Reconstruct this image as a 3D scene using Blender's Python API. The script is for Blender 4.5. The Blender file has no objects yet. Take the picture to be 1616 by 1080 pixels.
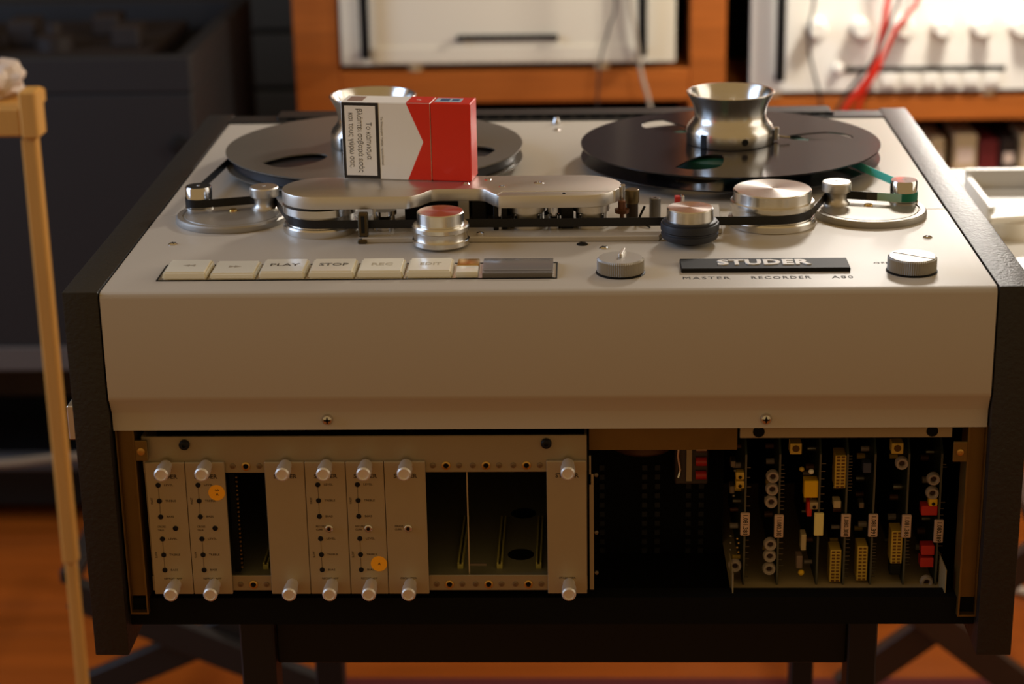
import bpy, bmesh, math, random
from mathutils import Vector, Matrix
random.seed(7)
PI = math.pi
S = bpy.context.scene
COL = S.collection
Z0 = 0.86                      # deck height above the floor; shapes are written with the deck at z = 0

# ------------------------------------------------------------------ camera, light, exposure
cd = bpy.data.cameras.new('camera'); cam = bpy.data.objects.new('camera', cd); COL.objects.link(cam)
cd.sensor_fit = 'HORIZONTAL'; cd.sensor_width = 36; cd.lens = 69.86
rt = Vector((0.9993278, 0.0323748, -0.0171978)); up = Vector((0.0058879, 0.3212918, 0.9469619)); fw = Vector((-0.0361832, 0.9464267, -0.3208852))
cam.matrix_world = Matrix(((rt.x, up.x, -fw.x, 0.026715), (rt.y, up.y, -fw.y, -1.306438), (rt.z, up.z, -fw.z, 0.405551 + Z0), (0, 0, 0, 1)))
cd.dof.use_dof = True; cd.dof.focus_distance = 1.46; cd.dof.aperture_fstop = 5.6
cd.clip_start = 0.05
S.camera = cam

w = bpy.data.worlds.new('world'); S.world = w; w.use_nodes = True
bg = w.node_tree.nodes['Background']; bg.inputs[0].default_value = (1.0, 0.65, 0.28, 1); bg.inputs[1].default_value = 0.33

def lamp(name, kind, loc, energy, color, aim=None, **k):
    d = bpy.data.lights.new(name, kind); d.energy = energy; d.color = color
    for a, b in k.items(): setattr(d, a, b)
    o = bpy.data.objects.new(name, d); COL.objects.link(o); o.location = (loc[0], loc[1], loc[2] + Z0)
    if aim is not None:
        o.rotation_euler = (Vector(aim) - Vector(loc)).to_track_quat('-Z', 'Y').to_euler()
    return o
lamp('bench_lamp', 'POINT', (0.35, 0.84, 0.46), 11.0, (1.0, 0.93, 0.84), shadow_soft_size=0.055)
lamp('shelf_lamp', 'POINT', (0.64, 1.55, 0.30), 19.0, (1.0, 0.93, 0.82), shadow_soft_size=0.05)
lamp('right_fill', 'AREA', (2.1, 0.35, 0.75), 12, (1.0, 0.92, 0.80), aim=(0, 0.2, 0), size=1.5)  # unseen area fill, added to brighten the right sides of the metal
lamp('window_light', 'AREA', (-2.2, 0.22, 0.75), 34, (0.46, 0.66, 1.0), aim=(0, 0.3, 0), shape='RECTANGLE', size=1.4, size_y=1.5)

S.view_settings.view_transform = 'Standard'; S.view_settings.look = 'None'
S.view_settings.exposure = 0; S.view_settings.gamma = 1; S.view_settings.use_curve_mapping = False

# ------------------------------------------------------------------ materials
def lin(c):
    return tuple(((x / 255) / 12.92 if x <= 10 else ((x / 255 + 0.055) / 1.055) ** 2.4) for x in c) + (1,)
def mat(name, rgb, rough=0.5, metal=0.0, noise=0.0, scale=200, bump=0.0, aniso=0.0, spec=0.5, trans=0.0, coat=0.0, stretch=None, rgb2=None, ior=1.45):
    m = bpy.data.materials.new(name); m.use_nodes = True; nt = m.node_tree; b = nt.nodes['Principled BSDF']
    b.inputs['Base Color'].default_value = lin(rgb); b.inputs['Roughness'].default_value = rough
    b.inputs['Metallic'].default_value = metal; b.inputs['Specular IOR Level'].default_value = spec
    b.inputs['Transmission Weight'].default_value = trans; b.inputs['Coat Weight'].default_value = coat; b.inputs['IOR'].default_value = ior
    if aniso:
        b.inputs['Anisotropic'].default_value = aniso
        t = nt.nodes.new('ShaderNodeTangent'); t.direction_type = 'RADIAL'; t.axis = 'Z'; b.inputs['Anisotropic Rotation'].default_value = 0.25
        nt.links.new(t.outputs[0], b.inputs['Tangent'])
    if noise or bump:
        tc = nt.nodes.new('ShaderNodeTexCoord'); n = nt.nodes.new('ShaderNodeTexNoise'); n.inputs['Scale'].default_value = scale
        n.inputs['Detail'].default_value = 4
        if stretch:
            mp = nt.nodes.new('ShaderNodeMapping'); mp.inputs['Scale'].default_value = stretch
            nt.links.new(tc.outputs['Object'], mp.inputs['Vector']); nt.links.new(mp.outputs[0], n.inputs['Vector'])
        else:
            nt.links.new(tc.outputs['Object'], n.inputs['Vector'])
        if noise:
            mx = nt.nodes.new('ShaderNodeMix'); mx.data_type = 'RGBA'
            c = lin(rgb); d = lin(rgb2) if rgb2 else tuple(x * (1 - noise) for x in c[:3]) + (1,)
            mx.inputs['A'].default_value = c; mx.inputs['B'].default_value = d
            nt.links.new(n.outputs['Fac'], mx.inputs['Factor']); nt.links.new(mx.outputs['Result'], b.inputs['Base Color'])
        if bump:
            bp = nt.nodes.new('ShaderNodeBump'); bp.inputs['Strength'].default_value = bump; bp.inputs['Distance'].default_value = 0.001
            nt.links.new(n.outputs['Fac'], bp.inputs['Height']); nt.links.new(bp.outputs[0], b.inputs['Normal'])
    return m
PAINT = mat('beige_grey_paint', (190, 182, 168), 0.42, bump=0.06, scale=900)
HAMMER = mat('charcoal_hammer_paint', (40, 38, 36), 0.44, noise=0.35, scale=350, bump=0.5)
BLACK = mat('black_paint', (11, 11, 11), 0.55, spec=0.35)
VOID = mat('shade_black', (7, 7, 7), 0.8, spec=0.2)  # near-black colour stands in for the shade inside recesses and openings
ALU = mat('turned_aluminium', (226, 222, 214), 0.26, 1.0, aniso=0.7)
ALUD = mat('satin_disc', (170, 165, 156), 0.46, 0.75)
THUMB = mat('matt_aluminium', (236, 230, 220), 0.5, 0.8)
PLATTER = mat('grey_platter', (110, 106, 100), 0.45, 0.8)
ALUF = mat('satin_aluminium', (220, 214, 204), 0.38, 1.0, bump=0.04, scale=700)
ALUS = mat('polished_steel', (215, 212, 208), 0.14, 1.0)
PANEL = mat('anodised_panel', (176, 158, 124), 0.42, 0.35, noise=0.08, scale=60)
FRAME = mat('anodised_frame', (160, 142, 110), 0.42, 0.35, noise=0.08, scale=40)
BRASS = mat('passivated_brass', (134, 106, 56), 0.42, 0.7, noise=0.35, scale=40)
BRASSB = mat('bright_brass', (205, 165, 90), 0.3, 0.9)
RUB = mat('black_rubber', (38, 40, 46), 0.5)
TAPE = mat('dark_tape', (20, 18, 17), 0.38)
REELM = mat('satin_reel', (112, 106, 96), 0.34, 0.25, bump=0.03, scale=300)
REELG = mat('gloss_reel', (26, 22, 25), 0.16, 0.0, spec=0.6)
GREENP = mat('dark_green_pack', (10, 74, 56), 0.4)
GREEN = mat('turquoise_leader', (95, 215, 190), 0.45)
GREEND = mat('green_leader', (20, 120, 92), 0.4)
PALEG = mat('pale_leader', (165, 205, 180), 0.45)
BTN = mat('ivory_plastic', (240, 235, 214), 0.28, coat=0.3)
WIN = mat('smoked_window', (150, 145, 140), 0.2, trans=0.35)
INK = mat('black_ink', (22, 20, 18), 0.7)
INKG = mat('grey_ink', (90, 84, 72), 0.7)
INKB = mat('brown_ink', (60, 48, 34), 0.7)
WHITEINK = mat('pale_lettering', (240, 238, 232), 0.5)
BADGE = mat('black_badge', (17, 16, 16), 0.6, spec=0.3)
WPAPER = mat('white_card', (250, 246, 236), 0.4, coat=0.2)
RED = mat('red_card', (232, 34, 8), 0.33, coat=0.35, noise=0.08, scale=120)
DARKINK = mat('warning_border', (40, 36, 34), 0.45)
STAMP = mat('blue_stamp', (170, 190, 200), 0.5)
STAMPB = mat('blue_print', (60, 90, 130), 0.5)
ORANGE = mat('orange_sticker', (255, 176, 24), 0.6)
PCB = mat('green_board', (44, 52, 38), 0.5, noise=0.3, scale=120)
PCBE = mat('board_edge', (84, 80, 66), 0.5)
LABEL = mat('pale_label', (205, 172, 150), 0.6)
LABELY = mat('yellow_label', (240, 225, 150), 0.55)
TOR = mat('grey_toroid', (165, 150, 138), 0.35)
YEL = mat('yellow_plastic', (236, 186, 20), 0.4)
CONN = mat('gold_connector', (205, 170, 70), 0.4)
REDP = mat('red_plastic', (200, 48, 40), 0.4)
PIN = mat('tinned_pins', (120, 114, 100), 0.35, 0.8)
MOTOR = mat('brown_motor', (96, 62, 38), 0.5, 0.2)
GUIDE = mat('yellow_guide', (170, 160, 84), 0.5)
TRAYG = mat('dull_tray', (168, 150, 112), 0.5)
WOOD = mat('orange_wood', (192, 106, 40), 0.42, noise=0.45, scale=14, stretch=(0.5, 3, 6), coat=0.1)
PINE = mat('pine', (218, 160, 76), 0.55, noise=0.25, scale=18, stretch=(5, 5, 0.6))
DWOOD = mat('dark_brown_wood', (74, 48, 28), 0.55, noise=0.4, scale=14)
FLOOR = mat('varnished_floor', (172, 86, 25), 0.28, noise=0.5, scale=5, stretch=(0.6, 6, 1), coat=0.2)
AMP = mat('cream_faceplate', (228, 220, 200), 0.42, bump=0.02, scale=300)
AMPW = mat('pale_faceplate', (236, 232, 222), 0.4)
REDC = mat('red_cable', (214, 40, 18), 0.45)
BLKC = mat('black_cable', (40, 38, 36), 0.5)
WHTC = mat('white_cable', (205, 198, 186), 0.5)
DULLW = mat('dull_white_cable', (170, 158, 140), 0.6)  # duller tone of the white cable colour
DULLC = mat('dull_cable', (126, 110, 90), 0.6)
GREYP = mat('dark_grey_paint', (33, 32, 33), 0.55, noise=0.2, scale=8)
BROWN = mat('brown_parts', (44, 33, 27), 0.6, noise=0.4, scale=30)
WALLM = mat('grey_green_boards', (70, 68, 60), 0.7, noise=0.2, scale=6)
RUGM = mat('dark_red_rug', (92, 22, 16), 0.9, noise=0.4, scale=80)
STANDM = mat('blue_black_paint', (17, 17, 21), 0.5)
TABLEM = mat('white_laminate', (225, 222, 214), 0.35)
GREYB = mat('grey_metal_box', (140, 134, 124), 0.45)
CLOTH = mat('crumpled_paper', (214, 196, 180), 0.7)
BEIGE = mat('beige_box', (190, 170, 130), 0.6)
MAROON = mat('maroon_box', (100, 26, 26), 0.6)

# ------------------------------------------------------------------ mesh helpers
class MB:
    def __init__(s): s.v = []; s.f = []
    def add(s, v, f, m=None):
        n = len(s.v)
        s.v += [tuple(m @ Vector(p)) if m is not None else tuple(p) for p in v]
        s.f += [tuple(i + n for i in q) for q in f]
        return s
    def addbm(s, bm, m=None):
        bm.verts.index_update()
        s.add([v.co[:] for v in bm.verts], [[v.index for v in f.verts] for f in bm.faces], m); bm.free(); return s
    def box(s, x0, x1, y0, y1, z0, z1, bv=0, seg=1, m=None):
        bm = bmesh.new(); bmesh.ops.create_cube(bm, size=1)
        for v in bm.verts:
            v.co = ((x0 + x1) / 2 + v.co.x * (x1 - x0), (y0 + y1) / 2 + v.co.y * (y1 - y0), (z0 + z1) / 2 + v.co.z * (z1 - z0))
        if bv: bmesh.ops.bevel(bm, geom=list(bm.edges), offset=bv, segments=seg, affect='EDGES', profile=0.6)
        return s.addbm(bm, m)
    def lathe(s, prof, c, seg=32, axis='Z', closed=False, m=None):
        # prof: (radius, height) pairs; axis Z turns upwards, Y turns towards +Y, X towards +X
        vs = []; fs = []; rings = []
        for r, h in prof:
            if r < 1e-7:
                rings.append([len(vs)]); vs.append((0, 0, h))
            else:
                k = len(vs); rings.append(list(range(k, k + seg)))
                for i in range(seg):
                    a = 2 * PI * i / seg; vs.append((r * math.cos(a), r * math.sin(a), h))
        pairs = list(zip(rings[:-1], rings[1:]))
        if closed: pairs.append((rings[-1], rings[0]))
        for A, B in pairs:
            for i in range(seg):
                j = (i + 1) % seg
                if len(A) == 1 and len(B) == 1: break
                if len(A) == 1: fs.append((A[0], B[j], B[i]))
                elif len(B) == 1: fs.append((A[i], A[j], B[0]))
                else: fs.append((A[i], A[j], B[j], B[i]))
        if axis == 'Z': vs = [(x + c[0], y + c[1], z + c[2]) for x, y, z in vs]
        elif axis == 'Y': vs = [(x + c[0], z + c[1], -y + c[2]) for x, y, z in vs]
        else: vs = [(z + c[0], x + c[1], y + c[2]) for x, y, z in vs]
        return s.add(vs, fs, m)
    def prism(s, poly, z0, z1, bv=0, seg=1, m=None):
        bm = bmesh.new(); a = [bm.verts.new((x, y, z0)) for x, y in poly]; f = bm.faces.new(a)
        r = bmesh.ops.extrude_face_region(bm, geom=[f])
        for e in r['geom']:
            if isinstance(e, bmesh.types.BMVert): e.co.z = z1
        bmesh.ops.recalc_face_normals(bm, faces=list(bm.faces))
        if bv:
            ed = [e for e in bm.edges if abs(e.verts[0].co.z - e.verts[1].co.z) < 1e-9]
            bmesh.ops.bevel(bm, geom=ed, offset=bv, segments=seg, affect='EDGES', profile=0.6)
        return s.addbm(bm, m)
    def extrude_x(s, prof, x0, x1):      # prof: closed list of (y, z)
        n = len(prof); vs = [(x0, y, z) for y, z in prof] + [(x1, y, z) for y, z in prof]
        fs = [tuple(range(n)), tuple(range(2 * n - 1, n - 1, -1))]
        for i in range(n):
            j = (i + 1) % n; fs.append((i, i + n, j + n, j))
        return s.add(vs, fs)
    def tube(s, path, r, n=8):
        P = [Vector(p) for p in path]; vs = []; fs = []
        for i, p in enumerate(P):
            t = (P[min(i + 1, len(P) - 1)] - P[max(i - 1, 0)]).normalized()
            u = t.orthogonal().normalized() if i == 0 else (u - t * u.dot(t)).normalized()
            q = t.cross(u)
            rr = r[i] if isinstance(r, (list, tuple)) else r
            for k in range(n):
                a = 2 * PI * k / n; vs.append(p + (u * math.cos(a) + q * math.sin(a)) * rr)
        for i in range(len(P) - 1):
            for k in range(n):
                j = (k + 1) % n; fs.append((i * n + k, i * n + j, (i + 1) * n + j, (i + 1) * n + k))
        fs.append(tuple(range(n - 1, -1, -1))); fs.append(tuple((len(P) - 1) * n + k for k in range(n)))
        return s.add(vs, fs)
    def ribbon(s, pts, z0, z1, th=0.00035):
        vs = []; fs = []; n = len(pts)
        for i, p in enumerate(pts):
            a = Vector(pts[max(i - 1, 0)][:2]); b = Vector(pts[min(i + 1, n - 1)][:2]); t = (b - a).normalized(); q = Vector((-t.y, t.x)) * th / 2
            for sx, z in ((1, z0), (1, z1), (-1, z1), (-1, z0)):
                vs.append((p[0] + sx * q.x, p[1] + sx * q.y, z))
        for i in range(n - 1):
            for k in range(4):
                j = (k + 1) % 4; fs.append((4 * i + k, 4 * i + j, 4 * i + 4 + j, 4 * i + 4 + k))
        fs.append((3, 2, 1, 0)); fs.append(tuple(4 * (n - 1) + k for k in range(4)))
        return s.add(vs, fs)
    def curve(s, c, m=None):             # turns a curve datablock into mesh pieces
        o = bpy.data.objects.new('tmp', c); COL.objects.link(o)
        dg = bpy.context.evaluated_depsgraph_get(); me = bpy.data.meshes.new_from_object(o.evaluated_get(dg))
        s.add([v.co[:] for v in me.vertices], [tuple(p.vertices) for p in me.polygons], m)
        bpy.data.objects.remove(o); bpy.data.meshes.remove(me); bpy.data.curves.remove(c); return s
    def text(s, body, o, u, v, size, wide=1.0, bold=0.0, align='CENTER', ext=0.00012, spacing=1.0, width=None):
        c = bpy.data.curves.new('t', 'FONT'); c.body = body; c.size = 1; c.align_x = align; c.align_y = 'CENTER'
        c.extrude = 0.0; c.offset = 0.0 if 'M' in body else bold; c.resolution_u = 2; c.space_character = spacing
        t = MB(); t.curve(c)
        if width and t.v:
            xs = [p[0] for p in t.v]; wide = width / (max(xs) - min(xs)) / size
        u = Vector(u).normalized(); v = Vector(v).normalized(); n = u.cross(v)
        k = len(t.v)
        a = [tuple(Vector(o) + u * p[0] * size * wide + v * p[1] * size) for p in t.v]
        b = [tuple(Vector(p) + n * ext) for p in a]
        f = list(t.f) and [tuple(reversed(q)) for q in t.f] + [tuple(i + k for i in q) for q in t.f]
        cnt = {}
        for q in t.f:
            for i in range(len(q)):
                e = (q[i], q[(i + 1) % len(q)]); cnt[e] = 1
        for (i, j) in list(cnt):
            if (j, i) not in cnt: f.append((i, j, j + k, i + k))
        return s.add(a + b, f)
    def disc_holes(s, outer, holes, z0, z1):
        c = bpy.data.curves.new('c', 'CURVE'); c.dimensions = '2D'; c.fill_mode = 'BOTH'; c.extrude = (z1 - z0) / 2
        for loop in [outer] + holes:
            sp = c.splines.new('POLY'); sp.points.add(len(loop) - 1); sp.use_cyclic_u = True
            for p, q in zip(sp.points, loop): p.co = (q[0], q[1], 0, 1)
        return s.curve(c, Matrix.Translation((0, 0, (z0 + z1) / 2)))

WL = {}
def finish(name, mb, m, parent=None, angle=35, flat=False):
    xs = [p[0] for p in mb.v]; ys = [p[1] for p in mb.v]; zs = [p[2] for p in mb.v]
    org = Vector(((min(xs) + max(xs)) / 2, (min(ys) + max(ys)) / 2, min(zs)))
    me = bpy.data.meshes.new(name)
    me.from_pydata([tuple(Vector(p) - org) for p in mb.v], [], mb.f); me.validate()
    bm = bmesh.new(); bm.from_mesh(me); bmesh.ops.recalc_face_normals(bm, faces=list(bm.faces)); bm.to_mesh(me); bm.free()
    if not flat:
        me.shade_smooth(); me.set_sharp_from_angle(angle=math.radians(angle))
    me.materials.append(m)
    o = bpy.data.objects.new(name, me); COL.objects.link(o)
    wl = org + Vector((0, 0, Z0)); WL[o.name] = wl
    if parent is not None:
        o.parent = parent; o.location = wl - WL[parent.name]
    else: o.location = wl
    return o
def thing(name, label, cat, loc, group=None):
    o = bpy.data.objects.new(name, None); COL.objects.link(o); o.empty_display_size = 0.02
    o.location = Vector(loc) + Vector((0, 0, Z0)); WL[o.name] = Vector(o.location)
    return tag(o, label, cat, group)
def tag(o, label, cat, group=None):
    o['label'] = label; o['category'] = cat
    if group: o['group'] = group
    return o
def struct(o): o['kind'] = 'structure'; return o
def lab(o, t): o['label'] = t; return o
def arc(cx, cy, r, a0, a1, n):
    return [(cx + r * math.cos(math.radians(a0 + (a1 - a0) * i / n)), cy + r * math.sin(math.radians(a0 + (a1 - a0) * i / n))) for i in range(n + 1)]
def smooth_path(pts, n=8):
    P = [Vector(p) for p in pts]; P = [P[0] * 2 - P[1]] + P + [P[-1] * 2 - P[-2]]; out = []
    for i in range(1, len(P) - 2):
        for k in range(n):
            t = k / n; a, b, c, d = P[i - 1:i + 3]
            out.append(0.5 * ((2 * b) + (c - a) * t + (2 * a - 5 * b + 4 * c - d) * t * t + (3 * b - a - 3 * c + d) * t ** 3))
    out.append(P[-2]); return out

# ------------------------------------------------------------------ room
struct(finish('floor', MB().box(-4.0, 4.5, -3.0, 2.62, -0.90, -0.86), FLOOR))
wb = struct(finish('wall_back', MB().box(-4.0, 4.5, 2.63, 2.70, -0.86, 1.6), WALLM))
for i in range(21):
    z = -0.84 + i * 0.115
    finish('plank', MB().box(-4.0, 4.5, 2.605, 2.632, z, z + 0.107, 0.004), WALLM, wb)

# ------------------------------------------------------------------ tape recorder
R = thing('tape_recorder', 'large grey reel-to-reel tape recorder with charcoal side cheeks, on a dark stand', 'tape recorder', (0, 0.29, -0.28))
for sx in (-1, 1):
    x0, x1 = sorted((sx * 0.3105, sx * 0.3357))
    ck = finish('side_cheek', MB().box(x0, x1, 0, 0.58, -0.2804, 0.0008, 0.0012, 2), HAMMER, R)
    finish('screw', MB().lathe([(0, -0.0008), (0.002, -0.0006), (0.0022, 0), (0, 0)], (sx * 0.3099, 0.035, -0.262), 10, 'X'), ALUS, ck)
finish('cheek_latch', MB().box(-0.3455, -0.3357, 0.02, 0.05, -0.117, -0.091, 0.0008), ALUF, R)
# front cover: deck and front face are one bent sheet
prof = [(0.207, 0), (0.0045, 0), (0.0028, -0.0004), (0.0013, -0.0013), (0.0004, -0.0028), (0, -0.0045), (0, -0.0765), (0.0004, -0.0790), (0.0016, -0.0808), (0.0060, -0.0905), (0.0065, -0.0919), (0.0065, -0.1047)]
inner = [(0.0085, -0.1047), (0.0085, -0.0915), (0.0034, -0.0800), (0.002, -0.0765), (0.002, -0.0045), (0.0045, -0.002), (0.207, -0.002)]
finish('front_cover', MB().extrude_x(prof + inner, -0.3093, 0.3093), PAINT, R, angle=25)
finish('rear_deck_plate', MB().box(-0.3093, 0.3093, 0.2078, 0.5395, -0.002, 0.0, 0.0004), PAINT, R)
ch = MB().box(-0.3103, 0.3103, 0.545, 0.575, -0.255, -0.003).box(-0.3103, 0.3103, 0.03, 0.545, -0.262, -0.2535).box(-0.3103, 0.3103, 0.014, 0.03, -0.262, -0.2405)
ch.box(-0.3103, -0.309, 0.03, 0.545, -0.2535, -0.004).box(0.309, 0.3103, 0.03, 0.545, -0.2535, -0.004)
finish('chassis', ch, VOID, R)
rr = finish('rear_rail', MB().box(-0.3100, 0.3100, 0.541, 0.549, -0.004, 0.0015, 0.0005).box(-0.265, 0.262, 0.549, 0.576, -0.004, 0.0045, 0.0008).box(-0.31, 0.31, 0.549, 0.572, -0.004, 0.0005), HAMMER, R)
for i in range(38):
    x = -0.255 + i * 0.0138
    finish('vent_slot', MB().box(x, x + 0.008, 0.5475, 0.5495, 0.0008, 0.0040), VOID, rr)

def deck_screw(x, y, r=0.0035, dark=False):
    s_ = finish('deck_screw', MB().lathe([(r, 0), (r, 0.0004), (r * 0.75, 0.0011), (r * 0.3, 0.0013), (r * 0.28, 0.0006), (0, 0.0006)], (x, y, 0), 16), BLACK if dark else ALUS, R)
    k = MB()
    for a in (25, 115):
        k.box(-r * 0.62, r * 0.62, -r * 0.12, r * 0.12, 0.0011, 0.00145, m=Matrix.Translation((x, y, 0)) @ Matrix.Rotation(math.radians(a), 4, 'Z'))
    finish('slot', k, BLACK, s_)
for x, y in ((-0.2816, 0.1229), (0.0418, 0.1037), (0.2824, 0.126), (0.0029, 0.4992)): deck_screw(x, y)
deck_screw(0.0259, 0.1143, 0.0042, True)
finish('deck_screw', MB().lathe([(0.004, 0), (0.004, 0.002), (0.002, 0.006), (0, 0.0065)], (0.0023, 0.528, 0), 12), ALUS, R)
for x, z in ((-0.1555, -0.0968), (0.1545, -0.0978)):
    s_ = finish('panel_screw', MB().lathe([(0.0042, 0.0065), (0.0042, 0.0058), (0.0032, 0.0042), (0.0013, 0.0036), (0.0012, 0.0046), (0, 0.0046)], (x, 0, z), 18, 'Y'), ALUS, R)
    finish('slot', MB().box(x - 0.0024, x + 0.0024, 0.00345, 0.0040, z - 0.0005, z + 0.0005).box(x - 0.0005, x + 0.0005, 0.00345, 0.0040, z - 0.0024, z + 0.0024), BLACK, s_)

# push buttons
tray = finish('button_tray', MB().box(-0.2752, 0.0082, 0.0275, 0.0285, 0, 0.0007).box(-0.2752, 0.0082, 0.0655, 0.0665, 0, 0.0007).box(-0.2752, -0.2742, 0.0285, 0.0655, 0, 0.0007).box(0.0072, 0.0082, 0.0285, 0.0655, 0, 0.0007), BLACK, R)
finish('tray_floor', MB().box(-0.2742, 0.0072, 0.0285, 0.0655, 0.0, 0.0003), ALUF, tray)
words = ['◁◁', '▷▷', 'PLAY', 'STOP', 'REC', 'EDIT']
bx = [(-0.2716, -0.2392), (-0.2378, -0.2046), (-0.2031, -0.1695), (-0.1678, -0.1345), (-0.1332, -0.1000), (-0.0986, -0.0654)]
for i, ((a, b), t) in enumerate(zip(bx, words)):
    z1 = 0.0058 if i != 1 else 0.0048
    p = MB(); bm = bmesh.new(); bmesh.ops.create_cube(bm, size=1)
    for v in bm.verts:
        ins = 0.0012 if v.co.z > 0 else 0
        v.co = ((a + b) / 2 + v.co.x * (b - a - 2 * ins), 0.0465 + v.co.y * (0.0345 - 2 * ins), 0.0003 if v.co.z < 0 else z1)
    bmesh.ops.bevel(bm, geom=list(bm.edges), offset=0.0011, segments=2, affect='EDGES'); p.addbm(bm)
    k = finish('push_button', p, BTN, R)
    xm = (a + b) / 2; tm = MB()
    if i == 0: tm.prism([(xm - 0.004, 0.047), (xm + 0.001, 0.0445), (xm + 0.001, 0.0495)], z1, z1 + 0.0001).prism([(xm, 0.047), (xm + 0.005, 0.0445), (xm + 0.005, 0.0495)], z1, z1 + 0.0001)
    elif i == 1: tm.prism([(xm - 0.005, 0.0445), (xm, 0.047), (xm - 0.005, 0.0495)], z1, z1 + 0.0001).prism([(xm - 0.001, 0.0445), (xm + 0.004, 0.047), (xm - 0.001, 0.0495)], z1, z1 + 0.0001)
    else: tm.text(t, (xm, 0.047, z1), (1, 0, 0), (0, 1, 0), 0.0085, bold=0.015, width=0.021 if i < 4 else 0.015)
    finish('lettering', tm, mat('faded_grey_%d' % i, (168, 158, 138), 0.6) if i < 2 else INKG if i < 4 else mat('faded_ink_%d' % i, (180, 170, 145), 0.6), k)
finish('indicator_lamp', MB().box(-0.0632, -0.0475, 0.0300, 0.0460, 0.0003, 0.0048, 0.001, 2), BTN, R)
finish('indicator_lamp', MB().box(-0.0632, -0.0475, 0.0475, 0.0635, 0.0003, 0.0048, 0.001, 2), BRASSB, R)
cw = finish('counter_window', MB().extrude_x([(0.0300, 0.0003), (0.0640, 0.0003), (0.0640, 0.0045), (0.058, 0.0055), (0.046, 0.0056), (0.0300, 0.0038)], -0.0445, 0.0052), WIN, R)
finish('counter_drum', MB().box(-0.0435, 0.0042, 0.0335, 0.0365, 0.0040, 0.00455).box(-0.0445, 0.0052, 0.0292, 0.0302, 0.0003, 0.0036), mat('grey_drum', (112, 106, 98), 0.5), cw)

# name badge and deck lettering
bd = finish('name_badge', MB().box(0.0955, 0.2143, 0.0390, 0.0642, 0.0, 0.0032, 0.0005), BADGE, R)
finish('lettering', MB().text('STUDER', (0.1541, 0.0520, 0.0032), (1, 0, 0), (0, 1, 0), 0.0165, bold=0.035, width=0.0660, ext=0.0007, spacing=1.05), WHITEINK, bd)
for wd_, x, y, sz, wid in (('MASTER', 0.0955, 0.0262, 0.0088, 0.0330), ('RECORDER', 0.1432, 0.0262, 0.0088, 0.0415), ('A80', 0.1995, 0.0262, 0.0088, 0.0150), ('OFF', 0.2330, 0.0600, 0.0060, 0.0110)):
    finish('deck_lettering', MB().text(wd_, (x, y, 0), (1, 0, 0), (0, 1, 0), sz, bold=0.004, align='LEFT', width=wid, spacing=1.2), INK, R)

def deck_knob(x, y, r, ang, ridge):
    n = 72; prof_ = []
    k = MB(); ring = lambda rr, z, rip: [(x + (rr - (rip if i % 2 else 0)) * math.cos(PI * i / n), y + (rr - (rip if i % 2 else 0)) * math.sin(PI * i / n), z) for i in range(2 * n)]
    L = [ring(r, 0.0014, 0.0006), ring(r, 0.0100, 0.0006), ring(r - 0.0013, 0.0112, 0)]
    vs = sum(L, []); fs = []
    for a in range(2):
        for i in range(2 * n):
            j = (i + 1) % (2 * n); fs.append((a * 2 * n + i, a * 2 * n + j, (a + 1) * 2 * n + j, (a + 1) * 2 * n + i))
    vs.append((x, y, 0.0112)); c = len(vs) - 1
    for i in range(2 * n): fs.append((4 * n + i, 4 * n + (i + 1) % (2 * n), c))
    k.add(vs, fs)
    o = finish('deck_knob', k, ALUD, R, angle=25)
    finish('knob_base', MB().lathe([(0, 0), (r + 0.0008, 0), (r + 0.0008, 0.0004), (r - 0.001, 0.0012), (0, 0.0012)], (x, y, 0.0001), 32), BLACK, o)
    m = Matrix.Translation((x, y, 0)) @ Matrix.Rotation(math.radians(ang), 4, 'Z')
    if ridge: finish('pointer', MB().box(-0.0012, r - 0.0012, -0.0012, 0.0012, 0.0110, 0.0140, 0.0004, m=m), ALUF, o)
    else: finish('pointer', MB().box(-r + 0.0025, r - 0.0005, -0.0006, 0.0006, 0.0111, 0.0114, m=m), BLACK, o)
deck_knob(0.0528, 0.0412, 0.0167, 80, True)
deck_knob(0.2572, 0.0405, 0.0172, -35, False)

# tension arms with two guide posts each
def tension_arm(sx):
    cx, cy = sx * 0.2485, 0.194
    d = finish('tension_arm_disc', MB().lathe([(0, 0.0), (0.0437, 0.0), (0.0440, 0.0008), (0.0437, 0.0040), (0.0425, 0.0052), (0.0388, 0.0053), (0.0384, 0.0042), (0.0376, 0.0042), (0.0372, 0.0052), (0, 0.0052)], (cx, cy, 0), 72), ALUD, R)
    x, y = sx * 0.277, 0.2108          # outer post: plain polished cylinder
    finish('guide_post', MB().lathe([(0, 0.0052), (0.0112, 0.0052), (0.0112, 0.0064), (0.0104, 0.0068), (0.0104, 0.0220), (0.0098, 0.0230), (0.0016, 0.0232), (0.0014, 0.0218), (0, 0.0218)], (x, y, 0), 40), ALUS, d)
    x, y = sx * 0.2243, 0.2065         # inner post: waisted
    finish('guide_post', MB().lathe([(0, 0.0052), (0.0105, 0.0052), (0.0104, 0.0064), (0.0088, 0.0078), (0.0080, 0.0095), (0.0080, 0.0130), (0.0090, 0.0148), (0.0112, 0.0158), (0.0114, 0.0165), (0.0114, 0.0222), (0.0106, 0.0232), (0.0016, 0.0234), (0.0014, 0.0220), (0, 0.0220)], (x, y, 0), 40), ALUF, d)
    finish('pivot_screw', MB().lathe([(0.0035, 0.0052), (0.003, 0.0066), (0, 0.0068)], (cx, cy + 0.006, 0), 14), BRASSB, d)
tension_arm(-1); tension_arm(1)

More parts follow.
